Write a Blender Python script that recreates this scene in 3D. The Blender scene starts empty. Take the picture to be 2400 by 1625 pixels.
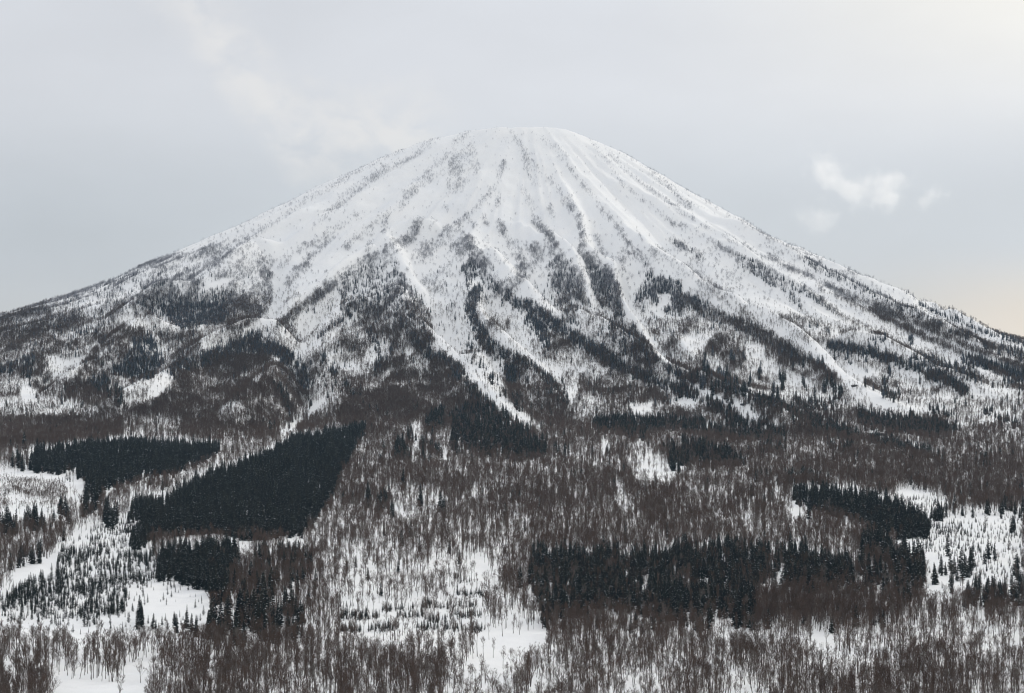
import bpy, math
import numpy as np
from mathutils import Vector

# ------------------------------------------------------------------ camera, sky, sun, exposure
S = bpy.context.scene
COL = S.collection
FPX, PW, PH, HORIZON = 6400.0, 2400.0, 1625.0, 960.0        # focal length and frame of the photograph in its own pixels
CZ = 165.0                                                  # the camera stands 165 m above the valley floor
PITCH = math.atan((HORIZON - PH / 2) / FPX)
cd = bpy.data.cameras.new('camera')
cam = bpy.data.objects.new('camera', cd)
COL.objects.link(cam)
cd.sensor_width = 36.0
cd.lens = 36.0 * FPX / PW
cd.clip_start, cd.clip_end = 1.0, 120000.0
cam.location = (0, 0, CZ)
cam.rotation_euler = (math.pi / 2 + PITCH, 0, 0)
S.camera = cam

SUN_EL, SUN_AZ = math.radians(27), math.radians(34)          # azimuth clockwise from the viewing direction
w = bpy.data.worlds.new('World')
S.world = w
w.use_nodes = True
nt = w.node_tree
nt.nodes.clear()
N, L = nt.nodes.new, nt.links.new
def math_node(op, a, b=None, c=None, clamp=False):
    n = N('ShaderNodeMath'); n.operation = op; n.use_clamp = clamp
    for i, v in enumerate((a, b, c)):
        if v is None: continue
        if isinstance(v, (int, float)): n.inputs[i].default_value = v
        else: L(v, n.inputs[i])
    return n.outputs[0]
def smooth(x, a, b):
    n = N('ShaderNodeMapRange'); n.interpolation_type = 'SMOOTHSTEP'
    L(x, n.inputs['Value']); n.inputs['From Min'].default_value = a; n.inputs['From Max'].default_value = b
    return n.outputs[0]
def mixc(f, a, b):
    n = N('ShaderNodeMix'); n.data_type = 'RGBA'
    for sock, v in ((n.inputs[0], f), (n.inputs[6], a), (n.inputs[7], b)):
        if isinstance(v, (int, float)): sock.default_value = v
        elif isinstance(v, tuple): sock.default_value = (*v, 1)
        else: L(v, sock)
    return n.outputs[2]
sky = N('ShaderNodeTexSky'); sky.sky_type = 'NISHITA'; sky.sun_disc = False
sky.sun_elevation = SUN_EL; sky.sun_rotation = SUN_AZ
tc = N('ShaderNodeTexCoord')
sx = N('ShaderNodeSeparateXYZ'); L(tc.outputs['Generated'], sx.inputs[0])
az = math_node('ARCTAN2', sx.outputs[0], sx.outputs[1])
el = math_node('ARCSINE', sx.outputs[2])
# layered cloud deck: wide soft bands in azimuth/elevation
cb = N('ShaderNodeCombineXYZ'); L(az, cb.inputs[0]); L(el, cb.inputs[1])
def deck_noise(scale, sxy, detail, rough, off, rot=0.0, dist=0.0):
    mp = N('ShaderNodeMapping'); L(cb.outputs[0], mp.inputs[0])
    mp.inputs['Scale'].default_value = (sxy[0], sxy[1], 1); mp.inputs['Location'].default_value = off
    mp.inputs['Rotation'].default_value = (0, 0, rot)
    n = N('ShaderNodeTexNoise'); L(mp.outputs[0], n.inputs['Vector'])
    n.inputs['Scale'].default_value = scale; n.inputs['Detail'].default_value = detail
    n.inputs['Roughness'].default_value = rough; n.inputs['Distortion'].default_value = dist
    return n.outputs['Fac']
broad = deck_noise(9.0, (1.0, 2.2), 4, 0.5, (3.1, 0.4, 0))
wisp = deck_noise(55.0, (1.0, 1.5), 6, 0.55, (0.7, 5.2, 0), rot=0.7, dist=0.3)
SKY_LOW, SKY_MID, SKY_TOP = (6.15, 6.3, 6.35), (5.85, 6.2, 6.65), (7.2, 7.35, 7.75)
c0 = mixc(smooth(el, 0.015, 0.055), SKY_LOW, SKY_MID)
c1 = mixc(smooth(el, 0.06, 0.125), c0, SKY_TOP)
warm = math_node('MULTIPLY', smooth(az, 0.02, 0.22), smooth(el, 0.085, 0.16))
c1 = mixc(warm, c1, (9.5, 9.22, 8.6))
lowwarm = math_node('MULTIPLY', smooth(az, 0.10, 0.20), math_node('SUBTRACT', 1.0, smooth(el, 0.03, 0.062)))
c1 = mixc(lowwarm, c1, (7.9, 7.3, 6.6))
bw = math_node('MULTIPLY', math_node('SUBTRACT', broad, 0.5), 0.22)
c1b = N('ShaderNodeVectorMath'); c1b.operation = 'SCALE'; L(c1, c1b.inputs[0]); L(math_node('MULTIPLY', math_node('ADD', bw, 1.0), math_node('MULTIPLY_ADD', smooth(az, -0.2, 0.02), 0.085, 0.93)), c1b.inputs['Scale'])
# wisps of cloud in the upper left, running down towards the summit
bend = math_node('MULTIPLY', math_node('MAXIMUM', math_node('SUBTRACT', math_node('MULTIPLY', az, -1.0), 0.080), 0.0), 1.15)
offs = math_node('MULTIPLY', math_node('SUBTRACT', deck_noise(70.0, (1, 1), 3, 0.5, (1.0, 2.0, 0)), 0.5), 0.022)
band = math_node('ABSOLUTE', math_node('ADD', math_node('SUBTRACT', math_node('SUBTRACT', el, 0.1015), bend), offs))
wf = math_node('MULTIPLY', math_node('SUBTRACT', 1.0, smooth(band, 0.0, 0.026)), smooth(wisp, 0.30, 0.62))
wf = math_node('MULTIPLY', wf, math_node('MULTIPLY', math_node('SUBTRACT', 1.0, smooth(az, -0.04, -0.012)), smooth(az, -0.155, -0.10)))
c2 = mixc(math_node('MULTIPLY', wf, 0.8), c1b.outputs[0], (8.15, 8.0, 7.9))
zen = mixc(smooth(el, 0.2, 1.0), c2, (9.3, 9.4, 9.6))
final = mixc(0.94, sky.outputs[0], zen)
bg = N('ShaderNodeBackground'); L(final, bg.inputs[0]); bg.inputs[1].default_value = 0.1
wo = N('ShaderNodeOutputWorld'); L(bg.outputs[0], wo.inputs[0])

sl = bpy.data.lights.new('sun', 'SUN'); sl.energy = 1.0; sl.angle = math.radians(10); sl.color = (1.0, 0.95, 0.87)
so = bpy.data.objects.new('sun', sl); COL.objects.link(so)
sd = Vector((math.sin(SUN_AZ) * math.cos(SUN_EL), math.cos(SUN_AZ) * math.cos(SUN_EL), math.sin(SUN_EL)))
so.rotation_euler = sd.to_track_quat('Z', 'Y').to_euler()

S.view_settings.view_transform = 'Standard'
S.view_settings.look = 'None'
S.view_settings.exposure = 0.0
S.view_settings.gamma = 1.0
S.view_settings.use_curve_mapping = False
S.render.engine = 'CYCLES'
S.cycles.max_bounces = 4
S.cycles.diffuse_bounces = 3
S.cycles.glossy_bounces = 1
S.cycles.transmission_bounces = 1
S.cycles.transparent_max_bounces = 4
S.cycles.volume_bounces = 3
S.cycles.use_denoising = True
S.cycles.filter_width = 1.15
S.cycles.caustics_reflective = S.cycles.caustics_refractive = False

# ------------------------------------------------------------------ helpers
rng = np.random.default_rng(7)
def vn(x, y, seed):
    """smooth value noise in 0..1"""
    tab = np.random.default_rng(1000 + seed).random((256, 256))
    xi, yi = np.floor(x), np.floor(y)
    fx, fy = x - xi, y - yi
    fx, fy = fx * fx * (3 - 2 * fx), fy * fy * (3 - 2 * fy)
    a, b = xi.astype(np.int64) & 255, yi.astype(np.int64) & 255
    a1, b1 = (a + 1) & 255, (b + 1) & 255
    return (tab[a, b] * (1 - fx) + tab[a1, b] * fx) * (1 - fy) + (tab[a, b1] * (1 - fx) + tab[a1, b1] * fx) * fy
def fbm(x, y, seed, octv=4, gain=0.5):
    s, a, t = 0.0, 1.0, 0.0
    for i in range(octv):
        s = s + a * vn(x * 2 ** i + 17.3 * i, y * 2 ** i + 9.1 * i, seed + i); t += a; a *= gain
    return s / t
def sstep(x, a, b):
    t = np.clip((x - a) / (b - a), 0, 1)
    return t * t * (3 - 2 * t)
CP, SP = math.cos(PITCH), math.sin(PITCH)
def project(x, y, z):
    zz = z - CZ
    f = np.maximum(y * CP + zz * SP, 1.0)
    return PW / 2 + FPX * x / f, PH / 2 - FPX * (-y * SP + zz * CP) / f, f
def ray(u, v):
    a, b = (u - PW / 2) / FPX, (PH / 2 - v) / FPX
    d = np.stack([a, CP - b * SP, SP + b * CP], -1)
    return d

def material(name, rough=0.9):
    m = bpy.data.materials.new(name); m.use_nodes = True
    b = m.node_tree.nodes['Principled BSDF']
    b.inputs['Roughness'].default_value = rough
    b.inputs['Specular IOR Level'].default_value = 0.15
    return m, m.node_tree, b
def ramp(t, fac, stops):
    r = t.nodes.new('ShaderNodeValToRGB'); t.links.new(fac, r.inputs[0])
    e = r.color_ramp.elements
    for i, (p, c) in enumerate(stops):
        q = e[i] if i < 2 else e.new(p)
        q.position = p; q.color = (*c, 1)
    return r.outputs[0]
def tree_material(name, stops, rough=0.9):
    """bark or needle colour that differs from tree to tree"""
    m, t, b = material(name, rough)
    oi = t.nodes.new('ShaderNodeObjectInfo')
    t.links.new(ramp(t, oi.outputs['Random'], stops), b.inputs['Base Color'])
    return m
MAT = {}
MAT['bark'] = tree_material('bark', [(0, (.045, .036, .031)), (.5, (.07, .056, .05)), (.85, (.09, .08, .075)), (1, (.22, .21, .2))])
MAT['twigs'] = tree_material('twigs', [(0, (.068, .041, .031)), (.35, (.085, .062, .050)), (.7, (.098, .062, .047)), (1, (.14, .122, .108))])
MAT['haze_frost_bark'] = tree_material('haze_frost_bark', [(0, (.12, .12, .13)), (1, (.23, .225, .24))])  # frosted bark and twigs: frost grey, blued to carry some distance haze
MAT['haze_frost_twigs'] = tree_material('haze_frost_twigs', [(0, (.19, .19, .21)), (.6, (.30, .30, .33)), (1, (.44, .445, .48))])
MAT['mist_rime_bark'] = tree_material('mist_rime_bark', [(0, (.26, .26, .28)), (1, (.38, .38, .40))])  # rimed bark and twigs: paled further, summit mist put into the colour
MAT['mist_rime_twigs'] = tree_material('mist_rime_twigs', [(0, (.32, .33, .36)), (1, (.50, .51, .55))])
MAT['needles'] = tree_material('needles', [(0, (.006, .011, .011)), (.6, (.011, .017, .015)), (1, (.022, .024, .017))])
MAT['haze_frost_needles'] = tree_material('haze_frost_needles', [(0, (.036, .052, .076)), (1, (.07, .09, .12))])  # rime tint whose blue also paints distance haze onto the high conifers
MAT['conifer_bark'] = tree_material('conifer_bark', [(0, (.03, .024, .02)), (1, (.05, .04, .035))])
MAT['branch_snow'] = material('branch_snow')[0]
MAT['branch_snow'].node_tree.nodes['Principled BSDF'].inputs['Base Color'].default_value = (.8, .82, .85, 1)
def snow_material():
    m, t, b = material('snow', 0.85)
    g = t.nodes.new('ShaderNodeTexCoord')
    n1 = t.nodes.new('ShaderNodeTexNoise'); n1.inputs['Scale'].default_value = 0.012; n1.inputs['Detail'].default_value = 6
    n2 = t.nodes.new('ShaderNodeTexNoise'); n2.inputs['Scale'].default_value = 0.11; n2.inputs['Detail'].default_value = 5
    t.links.new(g.outputs['Object'], n1.inputs['Vector']); t.links.new(g.outputs['Object'], n2.inputs['Vector'])
    t.links.new(ramp(t, n1.outputs['Fac'], [(0.25, (.82, .835, .855)), (0.75, (.89, .89, .885))]), b.inputs['Base Color'])
    bp = t.nodes.new('ShaderNodeBump'); bp.inputs['Strength'].default_value = 0.5; bp.inputs['Distance'].default_value = 1.6
    t.links.new(n2.outputs['Fac'], bp.inputs['Height']); t.links.new(bp.outputs[0], b.inputs['Normal'])
    return m
MAT['snow'] = snow_material()
def rock_material():
    m, t, b = material('rock', 0.9)
    n1 = t.nodes.new('ShaderNodeTexNoise'); n1.inputs['Scale'].default_value = 0.5; n1.inputs['Detail'].default_value = 6
    g = t.nodes.new('ShaderNodeTexCoord'); t.links.new(g.outputs['Object'], n1.inputs['Vector'])
    t.links.new(ramp(t, n1.outputs['Fac'], [(0.3, (.03, .03, .034)), (0.7, (.10, .095, .095))]), b.inputs['Base Color'])
    return m
MAT['rock'] = rock_material()

def np_mesh(name, V, F, mats, mi=None, smooth_=False):
    me = bpy.data.meshes.new(name)
    me.from_pydata([tuple(v) for v in V], [], [tuple(f) for f in F])
    for m in mats: me.materials.append(MAT[m])
    if mi is not None: me.polygons.foreach_set('material_index', np.asarray(mi, dtype=np.int32))
    if smooth_: me.polygons.foreach_set('use_smooth', np.ones(len(F), dtype=bool))
    me.update()
    return me

# ------------------------------------------------------------------ terrain
X0, Y0 = 35.6, 7600.0
PF = np.array([[0, 768], [190, 768], [237, 745], [474, 610], [870, 412], [1425, 206], [2060, 63], [2850, -24], [3960, -75], [5000, -125], [5700, -155], [6150, -165], [60000, -165]], float)
PL = np.array([[0, 768], [175, 768], [296, 733], [480, 648], [700, 542], [848, 476], [1019, 388], [1216, 300], [1461, 232], [1900, 130], [2600, 50], [3600, -40], [5000, -110], [7000, -165], [60000, -165]], float)
PR = np.array([[0, 768], [130, 768], [190, 748], [280, 707], [452, 600], [673, 466], [869, 379], [992, 319], [1152, 245], [1389, 166], [1900, 72], [2600, 20], [3600, -60], [5000, -120], [7000, -165], [60000, -165]], float)
def base_height(x, y):
    dx, dy = x - X0, Y0 - y
    r = np.hypot(dx, dy); th = np.arctan2(dx, dy)
    wl = sstep(-th, 0.45, 1.25); wr = sstep(th, 0.45, 1.25)
    f = np.interp(r, PF[:, 0], PF[:, 1])
    h = f * (1 - wl - wr) + np.interp(r, PL[:, 0], PL[:, 1]) * wl + np.interp(r, PR[:, 0], PR[:, 1]) * wr
    d = np.hypot(x, y)
    hill = -2 - 0.24 * d                                       # the hill under the camera
    return np.maximum(h, hill) + CZ
TILE = {'r1': (0, 200), 'r2': (800, 200), 'r3': (1600, 200), 'r4': (0, 640), 'r5': (800, 640), 'r6': (1600, 640),
        'b1': (0, 1085), 'b2': (800, 1085), 'b3': (1600, 1085), 'f': (0, 0, 1.0), 'm1': (600, 188, 1.1025), 'n1': (797, 539, 1.5706), 'n2': (0, 539, 1.5706), 'n3': (1556, 539, 1.5706)}
TS = 2.905
def tile_scale(t): return TILE[t][2] if len(TILE[t]) > 2 else TS
def pts(tile, words):
    a = np.array([[float(q) for q in p.split(',')] for p in words])
    return a / tile_scale(tile) + np.array(TILE[tile][:2])
def cast(P, fn, dmax=9200.0):
    """where the view rays through photo points P meet the surface fn"""
    D = ray(P[:, 0], P[:, 1])
    t = np.arange(1150.0, dmax, 8.0)
    X, Y, Z = (D[:, k, None] * t[None] for k in range(3))
    under = fn(X, Y) > Z + CZ
    hit = np.where(under.any(1), under.argmax(1), -1)
    # rays that miss graze the silhouette: take the closest approach
    miss = (Z + CZ - fn(X, Y)); near = miss.argmin(1)
    k = np.where(hit >= 0, hit, near)
    i = np.arange(len(P))
    return np.stack([X[i, k], Y[i, k]], -1)
# crests of the spurs (height, half width, points along the crest in the photograph) and the gullies between them
SPURS = '''
34 70 f 1085,505 1040,545 945,558 903,582 914,603 938,637 979,682 1006,737 1018,802
30 60 f 914,603 869,613 800,661 740,700 688,736 654,759
34 70 f 743,790 799,753 845,753 931,721 965,788 1006,819 1041,836 1075,853 1099,888 1127,926 1165,957 1210,1000
30 60 f 1124,671 1096,709 1110,754 1144,805 1179,825 1213,843 1258,860 1303,898 1327,950
34 70 f 1085,525 1103,606 1144,637 1172,665 1206,702 1234,709 1275,733 1316,764 1358,785 1413,809 1454,843 1506,867 1557,895 1645,910 1772,940
28 55 f 1282,379 1320,437 1337,486 1365,544 1361,579 1368,606 1413,634 1440,665 1454,720 1485,760 1516,795 1557,860
26 50 f 1200,520 1240,560 1296,589 1337,620 1351,654 1368,690 1400,740
34 70 f 1330,386 1382,441 1409,496 1454,548 1471,589 1506,616 1523,637 1557,654 1600,682 1641,712 1703,740 1755,754 1793,774 1824,795 1893,836 1930,853 1958,878 1996,922 2030,946 2151,974
24 60 f 1420,379 1454,434 1509,472 1600,513 1652,555 1703,589 1772,640 1824,668 1886,700 1950,735
24 60 f 1600,468 1659,506 1738,561 1820,606 1893,644 1944,672 2013,709 2082,743 2151,774 2220,802 2288,836 2357,864
20 55 f 1893,613 1944,644 2013,682 2116,720 2185,740 2288,790 2400,830
24 60 f 1944,808 2013,820 2090,840 2150,870 2220,900 2300,925
24 55 f 1118,400 1116,432 1090,470 1062,500
20 45 f 1400,340 1420,379 1450,420
22 60 f 990,430 960,470 900,530 840,560 770,600
22 60 f 880,450 830,500 760,540 680,590
24 70 f 760,480 680,540 600,590 520,640 430,690
36 90 f 660,600 590,610 540,660 470,700 380,720 250,760
34 90 f 690,850 660,800 580,800 500,835 430,880 330,950 230,990
30 70 f 720,900 650,900 600,960 520,1010
30 80 f 410,790 330,790 280,840 240,900
24 60 f 250,880 200,890 140,930
28 60 f 1600,905 1650,930 1700,955 1745,981 1800,1000 1900,1030
'''
GULLIES = '''
-26 55 f 950,585 985,650 1020,730 1050,800 1095,890 1160,955
-24 50 f 1150,720 1190,790 1240,840 1290,880 1325,940
-24 50 f 1240,640 1290,720 1350,780
-22 45 f 1395,600 1405,660 1440,730 1500,800 1560,860
-24 50 f 1480,640 1470,700 1500,750 1560,830 1600,860
-26 60 f 1560,560 1640,660 1750,730 1850,780 1930,820 1990,880 2050,930
-26 60 f 650,620 640,700 610,740 600,760
-26 60 f 760,700 700,780 700,860 715,940 690,1000
-24 60 f 430,850 380,900 290,950
-22 60 f 190,830 100,920
-20 45 f 1140,350 1110,420 1060,520 980,590
'''
def parse_lines(txt):
    out = []
    for ln in txt.strip().splitlines():
        a = ln.split()
        out.append((float(a[0]), float(a[1]), cast(pts(a[2], a[3:]), base_height)))
    return out
RIDGES, GULL = parse_lines(SPURS), parse_lines(GULLIES)
def seg_field(x, y, lines, sign):
    out = np.zeros_like(x)
    for h, hw, P in lines:
        lo, hi = P.min(0) - hw, P.max(0) + hw
        sel = (x > lo[0]) & (x < hi[0]) & (y > lo[1]) & (y < hi[1])
        if not sel.any(): continue
        xs, ys = x[sel], y[sel]
        best = np.full(xs.shape, 1e9); amp = np.zeros(xs.shape)
        n = len(P) - 1
        for i in range(n):
            a, b = P[i], P[i + 1]
            d = b - a; l2 = max((d ** 2).sum(), 1e-6)
            t = np.clip(((xs - a[0]) * d[0] + (ys - a[1]) * d[1]) / l2, 0, 1)
            dist = np.hypot(xs - a[0] - t * d[0], ys - a[1] - t * d[1])
            k = (i + t) / n
            am = np.minimum(1, np.minimum(k, 1 - k) * 5 + 0.15)
            up = dist < best
            best = np.where(up, dist, best); amp = np.where(up, am, amp)
        q = np.clip(1 - best / hw, 0, 1)
        rr = np.hypot(xs - X0, ys - Y0)
        val = np.interp(rr, [350, 950], [.3, 1.55]) * abs(h) * amp * (0.6 * q + 0.4 * q * q * (3 - 2 * q))
        out[sel] = np.maximum(out[sel], val)
    return out * sign
def ribs(r, th):
    """crests of the radial ribs, coarse to fine, 1 on the crest"""
    t2 = th + 0.035 * (fbm(r / 300, th * 3, 3, 3) - .5)
    return tuple((1 - np.abs(2 * vn(t2 * k + o, r / l + o2, sd) - 1)) ** p for k, o, l, o2, sd, p in
                 ((9, 40, 1100, 7, 11, 1.0), (24, 60, 700, 3, 13, 1.4), (52, 90, 420, 5, 17, 1.5)))
def height(x, y):
    h = base_height(x, y)
    dx, dy = x - X0, Y0 - y
    r = np.hypot(dx, dy); th = np.arctan2(dx, dy)
    win = sstep(r, 120, 420) * (1 - sstep(r, 1500, 2700))
    rib, rib2, rib3 = ribs(r, th)
    h = h + win * np.interp(r, [300, 700], [.6, 1.0]) * (rib * 14 + rib2 * 9 + rib3 * 4 - 13)
    d = np.hypot(x, y)
    far = sstep(d, 900, 1300)
    relief = fbm(x / 190, y / 260, 21, 4) - .5
    slope_zone = 1 - sstep(r, 2200, 5200)
    h = h + far * relief * (5 + 22 * slope_zone * sstep(r, 200, 700))
    h = h + far * (fbm(x / 34, y / 40, 31, 3) - .5) * (2.4 + 4.0 * slope_zone) + far * (vn(x / 11, y / 9, 38) - .5) * .9
    h = h + seg_field(x, y, RIDGES, 1.0) + seg_field(x, y, GULL, -1.0)
    return h

def axis(parts):
    out = [np.linspace(a, b, n, endpoint=False) for a, b, n in parts]
    return np.concatenate(out + [[parts[-1][1]]])
AZ = np.radians(axis([(-180, -40, 28), (-40, -15, 20), (-15, 15, 760), (15, 40, 20), (40, 180, 28)]))
u_ = np.linspace(math.sqrt(1150), math.sqrt(8600), 900, endpoint=False) ** 2
DD = np.concatenate([[3, 30, 90, 180, 300, 450, 600, 750, 900, 1030], u_, np.linspace(8600, 12000, 30), [14000, 18000, 25000, 40000, 60000]])
A2, D2 = np.meshgrid(AZ, DD)
GX, GY = D2 * np.sin(A2), D2 * np.cos(A2)
GZ = height(GX.ravel(), GY.ravel()).reshape(GX.shape)
nr, nc = GX.shape
VX = np.stack([GX.ravel(), GY.ravel(), GZ.ravel()], -1)
idx = np.arange(nr * nc).reshape(nr, nc)
Q = np.stack([idx[:-1, :-1], idx[:-1, 1:], idx[1:, 1:], idx[1:, :-1]], -1).reshape(-1, 4)[:, ::-1]
ctr = VX[Q].mean(1)
on_mtn = np.hypot(ctr[:, 0] - X0, ctr[:, 1] - Y0) < 3900
def grid_object(name, faces, label):
    used, inv = np.unique(faces.ravel(), return_inverse=True)
    me = bpy.data.meshes.new(name)
    me.vertices.add(len(used)); me.vertices.foreach_set('co', VX[used].astype(np.float32).ravel())
    n = len(faces)
    me.loops.add(n * 4); me.loops.foreach_set('vertex_index', inv.astype(np.int32).ravel())
    me.polygons.add(n); me.polygons.foreach_set('loop_start', np.arange(0, n * 4, 4, dtype=np.int32))
    me.polygons.foreach_set('use_smooth', np.ones(n, dtype=bool))
    me.materials.append(MAT['snow'])
    me.update(calc_edges=True)
    o = bpy.data.objects.new(name, me); COL.objects.link(o)
    o['kind'] = 'structure'; o['label'] = label; o['category'] = name.replace('_', ' ')
    return o
grid_object('mountain', Q[on_mtn], 'snow covered volcano cone with ribs and gullies under a grey sky')
grid_object('ground', Q[~on_mtn], 'flat snow covered valley floor in front of the volcano')

# ------------------------------------------------------------------ where the trees grow: cover of each kind, drawn over the photograph's own frame
CELL = 4.0
GW, GH = int(PW / CELL) + 1, int(PH / CELL) + 2
UU, VV = np.meshgrid((np.arange(GW)) * CELL, (np.arange(GH)) * CELL)
LAY = {k: np.zeros((GH, GW)) for k in 'BCYHTZ'}
for k in 'HTZ': LAY[k] += 1.0
LAY['B'] = np.interp(VV, [0, 480, 600, 700, 800, 900, 1000, 1625], [0, 0.02, .05, .09, .22, .45, .6, .6])
LAY['C'] = np.interp(VV, [0, 600, 720, 900, 1300, 1400, 1625], [0, 0, .03, .05, .02, 0, 0])
def poly_mask(P):
    inside = np.zeros(UU.shape, bool)
    n = len(P)
    for i in range(n):
        (x1, y1), (x2, y2) = P[i], P[(i + 1) % n]
        if y1 == y2: continue
        c = ((y1 > VV) != (y2 > VV)) & (UU < (x2 - x1) * (VV - y1) / (y2 - y1) + x1)
        inside ^= c
    return inside
def stroke_mask(P, wd):
    best = np.full(UU.shape, 1e9)
    lo, hi = P.min(0) - wd, P.max(0) + wd
    sel = (UU > lo[0]) & (UU < hi[0]) & (VV > lo[1]) & (VV < hi[1])
    xs, ys = UU[sel], VV[sel]; b = best[sel]
    for i in range(len(P) - 1):
        a, d = P[i], P[i + 1] - P[i]
        t = np.clip(((xs - a[0]) * d[0] + (ys - a[1]) * d[1]) / max((d ** 2).sum(), 1e-6), 0, 1)
        b = np.minimum(b, np.hypot(xs - a[0] - t * d[0], ys - a[1] - t * d[1]))
    best[sel] = b
    return np.clip(2.2 - 2.2 * best / wd, 0, 1)
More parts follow.
